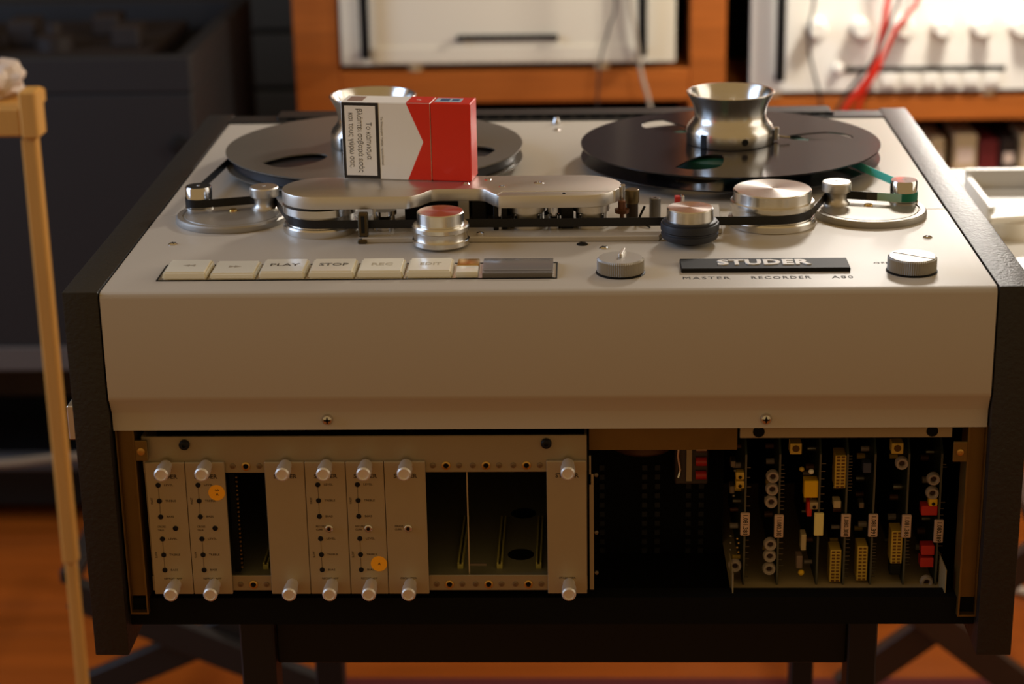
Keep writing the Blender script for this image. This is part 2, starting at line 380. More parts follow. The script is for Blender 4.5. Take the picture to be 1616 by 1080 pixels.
# idler under the cover, and the big right roller
finish('idler_roller', MB().lathe([(0, 0), (0.0290, 0), (0.0294, 0.0008), (0.0294, 0.0052), (0.0284, 0.0064), (0.0256, 0.0066), (0.0254, 0.0150), (0.0280, 0.0154), (0.0290, 0.0160), (0.0290, 0.0215), (0, 0.0218)], (-0.1740, 0.1625, 0), 72), ALU, R)
finish('capstan_roller', MB().lathe([(0, 0), (0.0330, 0), (0.0336, 0.0008), (0.0336, 0.0050), (0.0326, 0.0064), (0.0306, 0.0066), (0.0304, 0.0146), (0.0318, 0.0150), (0.0320, 0.0158), (0.0316, 0.0188), (0.0300, 0.0196), (0.0298, 0.0210), (0.0298, 0.0268), (0.0290, 0.0277), (0, 0.0277)], (0.1708, 0.1692, 0), 80), ALU, R)
finish('pinch_roller', MB().lathe([(0, 0), (0.012, 0), (0.012, 0.002), (0.0208, 0.0020), (0.0213, 0.0026), (0.0213, 0.0056), (0.0203, 0.0062), (0.0200, 0.0068), (0.0200, 0.0118), (0.0204, 0.0124), (0.0213, 0.0130), (0.0213, 0.0158), (0.0204, 0.0170), (0.0178, 0.0172), (0.0174, 0.0176), (0.0174, 0.0258), (0.0166, 0.0266), (0, 0.0266)], (-0.0790, 0.1150, 0), 64), ALU, R)
pr = finish('pinch_roller', MB().lathe([(0, 0.0034), (0.0180, 0.0034), (0.0205, 0.0050), (0.0213, 0.0072), (0.0213, 0.0085), (0.0203, 0.0093), (0.0203, 0.0102), (0.0216, 0.0112), (0.0217, 0.0148), (0.0213, 0.0164), (0.0200, 0.0166), (0.0200, 0.0178), (0.0190, 0.0184), (0, 0.0182)], (0.1055, 0.1160, 0), 64), RUB, R)
lab(pr, 'black rubber pinch roller with a turned metal cap')
finish('cap', MB().lathe([(0, 0.0182), (0.0174, 0.0182), (0.0172, 0.0268), (0.0164, 0.0276), (0, 0.0276)], (0.1055, 0.1160, 0), 64), ALU, pr)
finish('hub', MB().lathe([(0, 0), (0.0080, 0), (0.0095, 0.0034), (0, 0.0034)], (0.1055, 0.1160, 0), 24), BLACK, pr)

# head block
hb = finish('head_base_plate', MB().prism([(-0.1385, 0.1215), (0.0830, 0.1215), (0.088, 0.136), (0.1310, 0.140), (0.1335, 0.214), (-0.130, 0.214), (-0.1385, 0.206)], 0.0001, 0.0042, 0.0006), PAINT, R)
cov = [(-0.1715, 0.1317), (-0.1080, 0.1317)] + arc(-0.1060, 0.1400, 0.0085, -100, -55, 4) + arc(-0.0820, 0.1455, 0.0085, 125, 90, 4) + [(-0.0560, 0.1540)] + arc(-0.0555, 0.1450, 0.009, 80, 45, 4) + [(-0.0405, 0.1330), (-0.0370, 0.1317), (0.0260, 0.1317)]
cov2 = cov[:-3] + [(-0.0440, 0.1385), (0.0260, 0.1452)]
body = [(-0.1715, 0.1317), (-0.1100, 0.1317)] + arc(-0.1080, 0.1420, 0.0103, -95, -48, 5) + [(-0.0960, 0.1390)] + arc(-0.0815, 0.1425, 0.0115, 130, 90, 5) + [(-0.0555, 0.1540)] + arc(-0.0545, 0.1440, 0.010, 85, 40, 5) + [(-0.0405, 0.1385), (-0.0380, 0.1362), (-0.0340, 0.1445), (0.0510, 0.1445)] + arc(0.0245, 0.1630, 0.0315, -30, 90, 14) + arc(-0.1715, 0.1630, 0.0315, 90, 270, 24)[:-1]
hc = finish('head_cover', MB().prism(body, 0.0235, 0.0332, 0.0009, 2), ALUF, R, angle=28)
lab(hc, 'long satin aluminium head cover with a scalloped notch')
fl = finish('cover_flap', MB().prism([(-0.0378, 0.1345), (-0.0365, 0.1325), (-0.0345, 0.1317), (0.0270, 0.1317), (0.0370, 0.1335), (0.0445, 0.1378), (0.0485, 0.1428), (0.0495, 0.1441), (-0.0335, 0.1441)], 0.0235, 0.0330, 0.0008, 2), ALUF, R, angle=28)
for x, y, r in ((-0.0465, 0.1819, 0.0030), (-0.0349, 0.1598, 0.0026), (-0.0072, 0.1705, 0.0040), (-0.0632, 0.1700, 0.0032)):
    finish('cover_screw', MB().lathe([(r, 0.0332), (r * 0.8, 0.0337), (r * 0.35, 0.0337), (r * 0.3, 0.0330), (0, 0.0330)], (x, y, 0), 16), ALUS, hc)
finish('hinge_screw', MB().lathe([(0.0013, 0.0330), (0.0010, 0.0336), (0, 0.0336)], (0.0124, 0.1375, 0), 12), BLACK, fl)
finish('cover_pin', MB().lathe([(0, 0.0235), (0.0021, 0.0235), (0.0021, 0.0345), (0.0014, 0.0352), (0, 0.0352)], (0.0566, 0.1560, 0), 14), ALUS, R)
def head_drum(x, y, r, m=ALUF):
    h = finish('head_drum', MB().lathe([(0, 0.0042), (r, 0.0042), (r, 0.0072), (r * 0.86, 0.0074), (r * 0.86, 0.0160), (r, 0.0165), (r, 0.0215), (r * 0.96, 0.0222), (0, 0.0222)], (x, y, 0), 40), m, R)
    q = MB()
    for sx in (-0.6, 0.6): q.lathe([(0, 0.0074), (0.0016, 0.0074), (0.0016, 0.0160), (0, 0.0160)], (x + sx * r, y - r * 0.72, 0), 10)
    finish('guide_pin', q, ALUS, h)
head_drum(-0.0155, 0.1540, 0.0146); head_drum(0.0330, 0.1535, 0.0140)
finish('guide_roller', MB().lathe([(0, 0.0042), (0.0093, 0.0042), (0.0093, 0.0068), (0.0078, 0.0072), (0.0078, 0.0150), (0.0093, 0.0156), (0.0093, 0.0190), (0, 0.0194)], (-0.1240, 0.1490, 0), 32), ALUS, R)
finish('guide_roller', MB().lathe([(0, 0.0042), (0.0045, 0.0042), (0.0045, 0.0080), (0.0034, 0.0083), (0.0034, 0.0112), (0.0045, 0.0116), (0.0045, 0.0150), (0.0034, 0.0153), (0.0034, 0.0168), (0.0045, 0.0172), (0.0045, 0.0225), (0, 0.0225)], (0.0045, 0.1450, 0), 24), ALUS, R)
finish('head_shield', MB().box(0.0100, 0.0195, 0.1430, 0.1640, 0.0042, 0.0232, 0.0006), BLACK, R)
finish('head_shield', MB().box(-0.0130, -0.006, 0.172, 0.182, 0.0042, 0.0232), BLACK, R)
finish('head_shield', MB().box(-0.0580, -0.0470, 0.1580, 0.1760, 0.0042, 0.0232, 0.0006), BLACK, R)
finish('head_shield', MB().box(-0.110, -0.0990, 0.166, 0.182, 0.0042, 0.0232), BLACK, R)
finish('head_shield', MB().box(-0.0410, -0.0375, 0.1400, 0.1500, 0.0042, 0.0234, 0.0004), BLACK, R)
finish('head_shield', MB().box(-0.0350, -0.0305, 0.1420, 0.1520, 0.0042, 0.0234, 0.0004), BLACK, R)
finish('tape_guide', MB().lathe([(0, 0.0042), (0.0020, 0.0042), (0.0020, 0.0232), (0, 0.0232)], (-0.0362, 0.1425, 0), 16), ALUS, R)
finish('head_block_back', MB().box(-0.1080, 0.0100, 0.1830, 0.1920, 0.0042, 0.0234), BLACK, R)
finish('erase_head', MB().box(-0.0690, -0.0600, 0.1640, 0.1760, 0.0042, 0.0225, 0.0006), ALUF, R)
tl = finish('tape_lifter', MB().box(-0.1416, -0.1342, 0.1235, 0.1300, 0.0042, 0.0225, 0.0008).box(-0.1420, -0.1350, 0.1195, 0.1240, 0.0001, 0.0030, 0.0006), mat('dark_bronze', (88, 74, 50), 0.3, 0.8), R)
finish('lifter_slot', MB().box(-0.1392, -0.1366, 0.1230, 0.1236, 0.0075, 0.0205), BLACK, tl)
finish('lifter_stem', MB().box(-0.1318, -0.1294, 0.1420, 0.1440, 0.0042, 0.0232), ALUF, R)
finish('spare_screw', MB().lathe([(0.0028, 0.0042), (0.0028, 0.0062), (0.0012, 0.0066), (0, 0.0066)], (-0.0505, 0.1275, 0), 12), ALUS, R)
# bits to the right of the cover
k = finish('azimuth_post', MB().lathe([(0, 0.0042), (0.0046, 0.0042), (0.0046, 0.0190), (0, 0.0190)], (0.0640, 0.1630, 0), 20), mat('dark_thread', (62, 50, 40), 0.5, 0.5), R)
finish('azimuth_nut', MB().lathe([(0, 0.0190), (0.0052, 0.0190), (0.0054, 0.0195), (0.0054, 0.0290), (0.0046, 0.0296), (0, 0.0296)], (0.0640, 0.1630, 0), 24), mat('bronze_metal', (120, 104, 72), 0.3, 0.8), k)
k = finish('adjuster_screw', MB().lathe([(0, 0.0042), (0.0016, 0.0042), (0.0016, 0.0140), (0.0054, 0.0144), (0.0056, 0.0172), (0.0030, 0.0178), (0.0030, 0.0232), (0.0024, 0.0240), (0, 0.0240)], (0.0560, 0.1510, 0), 20), mat('red_bronze', (110, 72, 52), 0.35, 0.6), R)
finish('spring_wire', MB().tube([(0.0690, 0.160, 0.006), (0.0700, 0.158, 0.010), (0.0735, 0.158, 0.0175)], 0.0009, 6), BLACK, R)
finish('spring_wire', MB().tube([(0.0690, 0.150, 0.006), (0.0730, 0.146, 0.006), (0.0770, 0.142, 0.0050)], 0.0006, 6), BLACK, R)
finish('plate_pillar', MB().lathe([(0, 0.0042), (0.0044, 0.0042), (0.0044, 0.0196), (0.0036, 0.0202), (0.0013, 0.0202), (0.0012, 0.0180), (0, 0.0180)], (0.0818, 0.1730, 0), 24), mat('grey_steel', (120, 118, 116), 0.35, 0.7), R)
finish('red_trimmer', MB().box(0.0985, 0.1030, 0.207, 0.2135, 0.0042, 0.0115, 0.0005), REDP, R)
finish('trimmer_stud', MB().box(0.1033, 0.1060, 0.207, 0.2135, 0.0042, 0.0125, 0.0005), ALUS, R)

# turntables (part of the machine)
for sx in (-1, 1):
    finish('turntable', MB().lathe([(0, 0.0), (0.030, 0.0), (0.030, 0.0035), (0.0730, 0.0040), (0.0750, 0.0048), (0.0750, 0.0072), (0.0740, 0.0078), (0, 0.0078)], (sx * 0.152, 0.36, 0), 96), PLATTER, R)

# ------------------------------------------------------------------ front rack of the recorder
fr = MB().box(-0.2914, 0.0283, 0.0120, 0.0140, -0.1400, -0.1118, 0.0004).box(-0.2914, 0.0283, 0.0120, 0.0140, -0.2335, -0.2215, 0.0004)
fr.box(-0.2914, -0.2885, 0.0142, 0.05, -0.2335, -0.1118).box(0.0265, 0.0283, 0.0142, 0.10, -0.2335, -0.1118)
rk = finish('rack_frame', fr, FRAME, R)
finish('rack_floor', MB().box(-0.2880, 0.0260, 0.0145, 0.30, -0.2260, -0.2240), mat('dull_green_plate', (120, 116, 92), 0.5), rk)
finish('rack_hole', MB().lathe([(0, 0), (0.0098, 0), (0.0098, 0.0002), (0, 0.0002)], (-0.0215, 0.0535, -0.2240), 28), VOID, rk)
finish('rack_hole', MB().lathe([(0, 0), (0.0098, 0), (0.0098, 0.0002), (0, 0.0002)], (-0.0215, 0.1300, -0.2240), 28), VOID, rk)
for x in (-0.0655, -0.0365, -0.0077, -0.2100):
    finish('card_guide', MB().box(x - 0.0022, x - 0.0008, 0.0290, 0.115, -0.2240, -0.2190, 0.0003).box(x + 0.0008, x + 0.0022, 0.0290, 0.115, -0.2240, -0.2190, 0.0003).box(x - 0.0022, x + 0.0022, 0.0280, 0.0300, -0.2240, -0.2205, 0.0003), GUIDE, rk)
finish('divider_strip', MB().box(-0.0586, -0.0576, 0.0160, 0.0180, -0.2238, -0.1400), PANEL, rk)
finish('divider_foot', MB().box(-0.0576, -0.0455, 0.0165, 0.0185, -0.2158, -0.2143), mat('dim_strip', (112, 102, 84), 0.5, 0.3), rk)
finish('rear_connector', MB().box(-0.2305, -0.2265, 0.016, 0.030, -0.2200, -0.1420), VOID, rk)
for i in range(22):
    finish('contact', MB().box(-0.2264, -0.2250, 0.018, 0.020, -0.2180 + i * 0.0034, -0.2168 + i * 0.0034), BRASS, rk)
for xs in ((-0.2265, -0.2169, -0.2073), (-0.0821, -0.0726, -0.0633), (-0.0535, -0.0439, -0.0346), (-0.0244, -0.0149, -0.0054)):
    for j, x in enumerate(xs):
        for z in (-0.1347, -0.2284):
            if j == 1:
                n_ = finish('rail_nut', MB().lathe([(0.0032, 0.0120), (0.0032, 0.0112), (0.0026, 0.0108), (0.0021, 0.0108), (0.0021, 0.0119), (0, 0.0119)], (x, 0, z), 18, 'Y'), BRASSB, rk)
                finish('hole', MB().lathe([(0, 0.0115), (0.0019, 0.0115), (0.0019, 0.0118), (0, 0.0118)], (x, 0, z), 12, 'Y'), VOID, rk)
            else:
                finish('rail_screw', MB().lathe([(0.0021, 0.0120), (0.0020, 0.0114), (0.0010, 0.0112), (0.0009, 0.0117), (0, 0.0117)], (x, 0, z), 14, 'Y'), mat('dull_screw', (128, 108, 82), 0.4, 0.6) if 'dull_screw' not in bpy.data.materials else bpy.data.materials['dull_screw'], rk)
for x in (-0.2602, -0.0006):
    finish('black_fastener', MB().lathe([(0.0038, 0.0120), (0.0038, 0.0098), (0.0028, 0.0085), (0.0013, 0.0083), (0.0012, 0.0095), (0, 0.0095)], (x, 0, -0.1176), 20, 'Y'), BLACK, rk)
# side channels
ml = finish('mounting_channel', MB().box(-0.3088, -0.2968, 0.0145, 0.0160, -0.2385, -0.1040).box(-0.2966, -0.2954, 0.0085, 0.030, -0.2510, -0.1040).box(-0.3088, -0.3078, 0.0085, 0.030, -0.2510, -0.1040).box(-0.3078, -0.2966, 0.0085, 0.030, -0.2510, -0.2495), BRASS, R)
cl = finish('channel_clip', MB().box(-0.2950, -0.2860, 0.0060, 0.0085, -0.1280, -0.1125, 0.0004), BRASS, ml)
finish('clip_screw', MB().lathe([(0.0030, 0.0060), (0.0028, 0.0052), (0.0010, 0.0050), (0.0009, 0.0056), (0, 0.0056)], (-0.2905, 0, -0.1205), 16, 'Y'), BRASSB, ml)
mr = finish('mounting_channel', MB().box(0.2985, 0.3095, 0.0145, 0.0160, -0.2410, -0.1040).box(0.2970, 0.2983, 0.0085, 0.030, -0.2535, -0.1040).box(0.3095, 0.3103, 0.0085, 0.030, -0.2535, -0.1040).box(0.2983, 0.3095, 0.0085, 0.030, -0.2535, -0.2520), BRASS, R)
finish('channel_clip', MB().box(0.2868, 0.2968, 0.0060, 0.0085, -0.1310, -0.1160, 0.0004), BRASS, mr)
finish('clip_screw', MB().lathe([(0.0026, 0.0060), (0.0024, 0.0052), (0.0012, 0.0050), (0.0011, 0.0056), (0, 0.0056)], (0.2916, 0, -0.1235), 16, 'Y'), BRASSB, mr)
finish('cross_strip', MB().box(0.0300, 0.1365, 0.030, 0.032, -0.1305, -0.1060), BRASS, R)
ls = finish('light_strip', MB().box(0.1368, 0.2860, 0.0100, 0.0115, -0.1138, -0.1055, 0.0003), FRAME, R)
for x in (0.1500, 0.272): finish('hole', MB().lathe([(0, 0.0097), (0.0042, 0.0097), (0.0042, 0.0100), (0, 0.0100)], (x, 0, -0.1090), 16, 'Y'), VOID, ls)
sb = finish('side_bracket', MB().box(0.0300, 0.0312, 0.0120, 0.014, -0.1500, -0.128).box(0.0300, 0.0330, 0.0120, 0.0130, -0.2330, -0.1420), FRAME, R)
for z in (-0.143, -0.188, -0.220): finish('bracket_screw', MB().lathe([(0, 0.0140), (0.0016, 0.0140), (0.0014, 0.0125), (0, 0.0122)], (0.0350, 0, z), 10, 'Y'), PIN, sb)
# motor and relay block deep inside
finish('capstan_motor', MB().lathe([(0, -0.1630), (0.0230, -0.1630), (0.0250, -0.1610), (0.0250, -0.1050), (0, -0.1050)], (0.071, 0.120, 0), 40), MOTOR, R)
rl = finish('relay_block', MB().box(0.0950, 0.1200, 0.090, 0.110, -0.1830, -0.1340, 0.001), mat('grey_brown_block', (70, 56, 50), 0.5), R)
finish('relay_strip', MB().box(0.1035, 0.1075, 0.087, 0.090, -0.1790, -0.1400), PANEL, rl)
for i in range(3): finish('relay_coil', MB().lathe([(0, 0), (0.0035, 0), (0.0035, 0.008), (0, 0.008)], (0.1105, 0.0885, -0.1525 - i * 0.0110), 12, 'X'), REDP if i else ALUF, rl)
finish('relay_spring', MB().tube([(0.0985, 0.088, -0.146), (0.097, 0.087, -0.158), (0.099, 0.088, -0.170), (0.0975, 0.087, -0.176)], 0.0012, 6), ALUS, rl)
bp = MB()
for cx_ in (0.040, 0.073, 0.083, 0.107, 0.117):
    for i in range(10): bp.box(cx_ - 0.002, cx_ + 0.002, 0.118, 0.120, -0.275 + 0.022 + i * 0.0078 - 0.0, -0.275 + 0.0262 + i * 0.0078)
finish('backplane_dots', bp, mat('dim_grey', (34, 31, 30), 0.6), R)['kind'] = 'stuff'
finish('backplane', MB().box(0.0285, 0.134, 0.1202, 0.122, -0.2535, -0.165), VOID, R)
# card tray on the right
ct = finish('card_tray', MB().box(0.1345, 0.2900, 0.0200, 0.24, -0.2470, -0.2455).box(0.1345, 0.2900, 0.0200, 0.0210, -0.2475, -0.2440).box(0.1345, 0.1352, 0.021, 0.06, -0.2455, -0.2250).box(0.2893, 0.2900, 0.021, 0.06, -0.2455, -0.2220), TRAYG, R)
for x in (0.180, 0.2533):
    c_ = finish('brass_clip', MB().box(x - 0.0042, x + 0.0042, 0.040, 0.050, -0.1385, -0.1300, 0.0004), CONN, R)
    finish('clip_hole', MB().lathe([(0, 0.0395), (0.0026, 0.0395), (0.0026, 0.0399), (0, 0.0399)], (x, 0, -0.1340), 14, 'Y'), mat('dark_brass', (90, 68, 22), 0.3, 0.6), c_)

# ------------------------------------------------------------------ plug-in modules
def module(x0, x1, label, name_, title, fast=True, third=None, sticker=None, jack=None):
    xc = (x0 + x1) / 2
    M = thing('plug_in_module', label, 'module', (xc, 0.0105, -0.2348), 'plug-in modules of the left rack')
    finish('faceplate', MB().box(x0 + 0.0002, x1 - 0.0002, 0.0090, 0.0116, -0.2348, -0.1306, 0.0004), PANEL, M)
    finish('module_board', MB().box(xc - 0.008, xc - 0.0065, 0.0142, 0.16, -0.2200, -0.1420), PCB, M)
    for z in (-0.1328, -0.2268):
        kx = xc + 0.0012
        kn = finish('thumb_screw', MB().lathe([(0.0045, 0.0090), (0.0045, 0.0030), (0.0050, 0.0025), (0.0052, 0.0015), (0.0052, -0.0085), (0.0042, -0.0097), (0.0036, -0.0097), (0.0034, -0.0090), (0, -0.0090)], (kx, 0, z), 24, 'Y'), THUMB, M)
    tm = MB(); u = (1, 0, 0); v = (0, 0, 1); y = 0.0090
    tm.text('STUDER', (xc + 0.0003, y, -0.1416), u, v, 0.0044, bold=0.03, width=0.0168)
    hx = xc - 0.0056; pots = MB(); holes = []
    if fast:
        for z, t in ((-0.1480, 'LEVEL'), (-0.1604, 'TREBLE'), (-0.1728, third), (-0.1904, 'LEVEL'), (-0.2031, 'TREBLE'), (-0.2153, third)):
            tm.text(t, (hx + 0.0042, y, z), u, v, 0.0022, bold=0.008, align='LEFT', width=0.0013 * len(t)); holes.append((hx, z))
        tm.text('FAST', (hx - 0.0054, y, -0.1604), v, (-1, 0, 0), 0.0022, bold=0.008, width=0.005)
        tm.text('SLOW', (hx - 0.0054, y, -0.2031), v, (-1, 0, 0), 0.0022, bold=0.008, width=0.005)
        for z0, z1 in ((-0.1728, -0.1480), (-0.2153, -0.1904)):
            tm.box(hx - 0.00012, hx + 0.00012, y - 0.00015, y, z0, z1)
    if jack:
        a, b, pol = jack
        tm.text(a, (hx - 0.0030, y, -0.1808), u, v, 0.0021, bold=0.008, align='LEFT', width=0.0012 * len(a))
        tm.text(b, (hx - 0.0030, y, -0.1834), u, v, 0.0021, bold=0.008, align='LEFT', width=0.0012 * len(b))
    finish('lettering', tm, INKB, M)
    if title: finish('caption', MB().text(title, (xc, y, -0.2222), u, v, 0.0021, bold=0.008, width=0.0012 * len(title)), INKB, M)
    for hx_, z in holes:
        finish('trimmer_hole', MB().lathe([(0.0019, 0.0090), (0.0019, 0.0086), (0.0016, 0.0084), (0.0015, 0.0088), (0, 0.0088)], (hx_, 0, z), 14, 'Y'), BLACK, M)
    if jack:
        pol = jack[2]; hx_ = xc + 0.0046 if pol == 0 else xc + 0.0010
        if pol == 0: finish('trimmer_hole', MB().lathe([(0.0020, 0.0090), (0.0020, 0.0086), (0.0016, 0.0084), (0.0015, 0.0088), (0, 0.0088)], (hx_, 0, -0.1820), 14, 'Y'), BLACK, M)
        else:
            j = finish('test_jack', MB().lathe([(0.0029, 0.0090), (0.0029, 0.0080), (0.0022, 0.0074), (0.0014, 0.0074), (0.0013, 0.0086), (0, 0.0086)], (hx_, 0, -0.1823), 18, 'Y'), ALUS, M)
            finish('jack_hole', MB().lathe([(0, 0.0079), (0.0012, 0.0079), (0.0012, 0.0085), (0, 0.0085)], (hx_, 0, -0.1823), 10, 'Y'), BLACK, M)
    if sticker:
        sx_, sz_, r, t = sticker
        st = finish('orange_sticker', MB().lathe([(0, 0.0090), (r, 0.0090), (r, 0.0087), (0, 0.0087)], (sx_, 0, sz_), 28, 'Y'), ORANGE, M)
        q = MB()
        for tt, dz, sz in t: q.text(tt, (sx_ + 0.0003, 0.0087, sz_ + dz), u, v, sz, bold=0.005)
        finish('handwriting', q, INKB, st)
module(-0.2898, -0.2608, 'leftmost plug-in module with trimmer holes beside the brass channel, no sticker', 'a', 'REPROD. AMP', True, 'BASS', None, ('CROSS', 'TALK', 0))
module(-0.2608, -0.2319, 'second plug-in module from the left, orange sticker near its top', 'a', 'REPROD. AMP', True, 'BASS', (-0.2388, -0.1540, 0.0060, (('Agfa', 0.0022, 0.0018), ('A', -0.0012, 0.0030))), ('CROSS', 'TALK', 0))
module(-0.2034, -0.1744, 'blank plug-in module with two thumb screws right of the narrow empty slot', 'a', None, False)
module(-0.1744, -0.1449, 'plug-in module with trimmer holes directly right of the blank module', 'a', 'RECORD AMP', True, 'BIAS', None, ('RECORD', 'CURR', 1))
module(-0.1449, -0.1172, 'plug-in module with an orange sticker low on its face', 'a', 'RECORD AMP', True, 'BIAS', (-0.1235, -0.2105, 0.0060, (('A', 0, 0.0030),)), ('RECORD', 'CURR', 1))
module(-0.1172, -0.0873, 'plug-in module with one single test jack left of the wide empty bay', 'a', 'OSCILLATOR', False, None, None, ('ERASE', 'CURR', 1))
module(-0.0008, 0.0281, 'blank plug-in module alone at the right end of the rack', 'a', 'STABILIZER', False)

# ------------------------------------------------------------------ circuit cards in the right bay
def card(x, label, tag_text, zl, left=True, toroids=(), extras=(), ym=LABEL, pins=()):
    K = thing('circuit_card', label, 'circuit card', (x, 0.12, -0.2453), 'circuit cards in the right bay')
    b = MB().prism([(0.046, -0.2453), (0.20, -0.2453), (0.20, -0.1300), (0.055, -0.1300), (0.046, -0.1400)], -0.0008, 0.0008)
    b.v = [(x + p[2], p[0], p[1]) for p in b.v]
    finish('board', b, PCB, K, flat=True)
    finish('front_edge', MB().box(x - 0.0007, x + 0.0007, 0.0450, 0.0459, -0.2452, -0.1405), PCBE, K)
    lb = finish('label_tag', MB().box(x - 0.0034, x + 0.0034, 0.0420, 0.0448, zl - 0.0090, zl + 0.0090, 0.0005), ym, K)
    if tag_text:
        finish('lettering', MB().text(tag_text, (x, 0.0420, zl), (0, 0, -1), (1, 0, 0), 0.0046, bold=0.02, width=0.0155), INKB, lb)
    for tx, tz in toroids:
        t = finish('toroid', MB().lathe([(0.0021, 0), (0.0030, -0.0012), (0.0042, -0.0012), (0.0050, 0.0006), (0.0050, 0.0030), (0.0040, 0.0042), (0.0021, 0.0042)], (tx, 0.046, tz), 24, 'Y', closed=True), TOR, K)
        finish('toroid_core', MB().lathe([(0, 0.0020), (0.0022, 0.0020), (0.0022, 0.0042), (0, 0.0042)], (tx, 0.046, tz), 16, 'Y'), mat('brown_core', (58, 34, 26), 0.5) if 'brown_core' not in bpy.data.materials else bpy.data.materials['brown_core'], t)
    for e in extras:
        kind = e[0]
        if kind == 'box': finish(e[1], MB().box(e[3], e[4], 0.046, 0.056, e[5], e[6], 0.0005), e[2], K)
        elif kind == 'bead': finish(e[1], MB().lathe([(0, 0)] + [(e[5] * math.sin(PI * i / 8), e[5] * (1 - math.cos(PI * i / 8))) for i in range(1, 8)] + [(0, 2 * e[5])], (e[3], 0.046, e[4]), 14, 'Y'), e[2], K)
        elif kind == 'pot':
            p_ = finish('trimmer_pot', MB().box(e[1] - 0.0032, e[1] + 0.0032, 0.045, 0.053, e[2] - 0.0030, e[2] + 0.0030, 0.0012, 2), e[3], K)
            finish('pot_hole', MB().lathe([(0, 0.0445), (0.0013, 0.0445), (0.0013, 0.0449), (0, 0.0449)], (e[1], 0, e[2] - 0.0008), 12, 'Y'), BLACK, p_)
        elif kind == 'conn':
            x0, x1, z0, z1 = e[1:5]
            c_ = finish('edge_connector', MB().box(x0, x1, 0.046, 0.062, z0, z1, 0.0004), CONN, K)
            n = 10
            for i in range(n):
                for f_ in (0.14, 0.56):
                    zc = z0 + (i + 0.5) * (z1 - z0) / n; xa = x0 + (x1 - x0) * f_
                    finish('contact_slot', MB().box(xa, xa + (x1 - x0) * 0.28, 0.0455, 0.0461, zc - 0.0007, zc + 0.0006), mat('slot_brown', (104, 66, 20), 0.5) if 'slot_brown' not in bpy.data.materials else bpy.data.materials['slot_brown'], c_)
    q = MB()
    for z0, z1, n in pins:
        for i in range(n):
            z = z0 + (z1 - z0) * i / max(1, n - 1); q.box(x + 0.0008, x + 0.0032 + 0.0012 * random.random(), 0.0475, 0.0480, z - 0.00025, z + 0.00025)
    if q.v: o = finish('solder_pins', q, PIN, K); o['kind'] = 'stuff'
    for i in range(7):                                   # small parts half lost in the dark, standing on the board
        z = -0.236 + i * 0.0145 + random.uniform(-0.003, 0.003); y = random.uniform(0.066, 0.10); r = random.uniform(0.0016, 0.0026)
        finish('capacitor' if i % 2 else 'resistor', MB().lathe([(0, 0), (r, 0), (r, 0.006), (0, 0.006)], (x - 0.0068, y, z), 10, 'X'), (TOR, MOTOR, PIN, CONN)[(i + int(x * 1e4)) % 4], K)
card(0.1447, 'leftmost circuit card, two yellow trimmers near its top', '1.081.381', -0.1950, toroids=((0.1381, -0.2305),), pins=((-0.152, -0.190, 6), (-0.210, -0.240, 7)),
     extras=(('pot', 0.1405, -0.1576, CONN), ('pot', 0.1406, -0.1646, CONN), ('box', 'small_capacitor', PIN, 0.1335, 0.1372, -0.1510, -0.1460), ('box', 'small_capacitor', PIN, 0.1330, 0.1368, -0.1720, -0.1660), ('bead', 'bead', PIN, 0.1368, -0.154, 0.0012), ('bead', 'bead', PIN, 0.1362, -0.174, 0.0012)) + tuple(('bead', 'bead', BRASSB, 0.1395 + 0.001 * (i % 2), -0.2085 - i * 0.0036, 0.0010) for i in range(4)) + tuple(('bead', 'bead', PIN, 0.1345, -0.2065 - i * 0.0055, 0.0012) for i in range(3)))
card(0.1695, 'circuit card with two groups of three grey toroids', '11.080.383', -0.1966, toroids=((0.1645, -0.1587), (0.1643, -0.1687), (0.1638, -0.1788), (0.1640, -0.2130), (0.1638, -0.2225), (0.1636, -0.2330)), pins=((-0.150, -0.185, 12), (-0.212, -0.235, 6)))
card(0.1988, 'circuit card carrying a large yellow cube and a blank yellow tag', None, -0.1952, ym=LABELY, pins=((-0.149, -0.185, 7),),
     extras=(('box', 'yellow_capacitor', YEL, 0.1876, 0.1980, -0.1755, -0.1620), ('bead', 'white_stud', WPAPER, 0.1926, -0.1553, 0.0021), ('bead', 'orange_bead', CONN, 0.1856, -0.1533, 0.0019), ('box', 'red_part', REDP, 0.1903, 0.1938, -0.1905, -0.1790), ('pot', 0.1953, -0.1815, PANEL), ('box', 'resistor', BEIGE, 0.1866, 0.1904, -0.2180, -0.2050), ('box', 'grey_part', mat('warm_grey', (128, 106, 92), 0.5), 0.1836, 0.1882, -0.2325, -0.2225), ('bead', 'yellow_bead', YEL, 0.1876, -0.2368, 0.0024)))
card(0.2186, 'circuit card with yellow slotted connectors above and below its tag', '1.080.388', -0.1963, pins=((-0.143, -0.170, 12), (-0.206, -0.240, 11)),
     extras=(('conn', 0.2096, 0.2178, -0.1679, -0.1419), ('conn', 0.2085, 0.2167, -0.2436, -0.2177), ('box', 'coil', BEIGE, 0.2095, 0.2150, -0.1838, -0.1782)))
card(0.2386, 'circuit card with a single yellow slotted connector near the bottom', '1.081.391', -0.1963, pins=((-0.213, -0.240, 12),),
     extras=(('conn', 0.2285, 0.2361, -0.2426, -0.2147), ('box', 'grey_part', PIN, 0.2282, 0.2320, -0.1840, -0.1795), ('box', 'blue_capacitor', mat('slate_blue', (60, 64, 84), 0.5), 0.2300, 0.2360, -0.1560, -0.1480)))
card(0.2630, 'circuit card with one toroid at top and connector beside its tag', '1.081.386', -0.1969, toroids=((0.2581, -0.1486),), pins=((-0.2080, -0.2300, 9),),
     extras=(('conn', 0.2531, 0.2613, -0.2287, -0.2025), ('box', 'black_part', BLACK, 0.2530, 0.2610, -0.2380, -0.2295)))
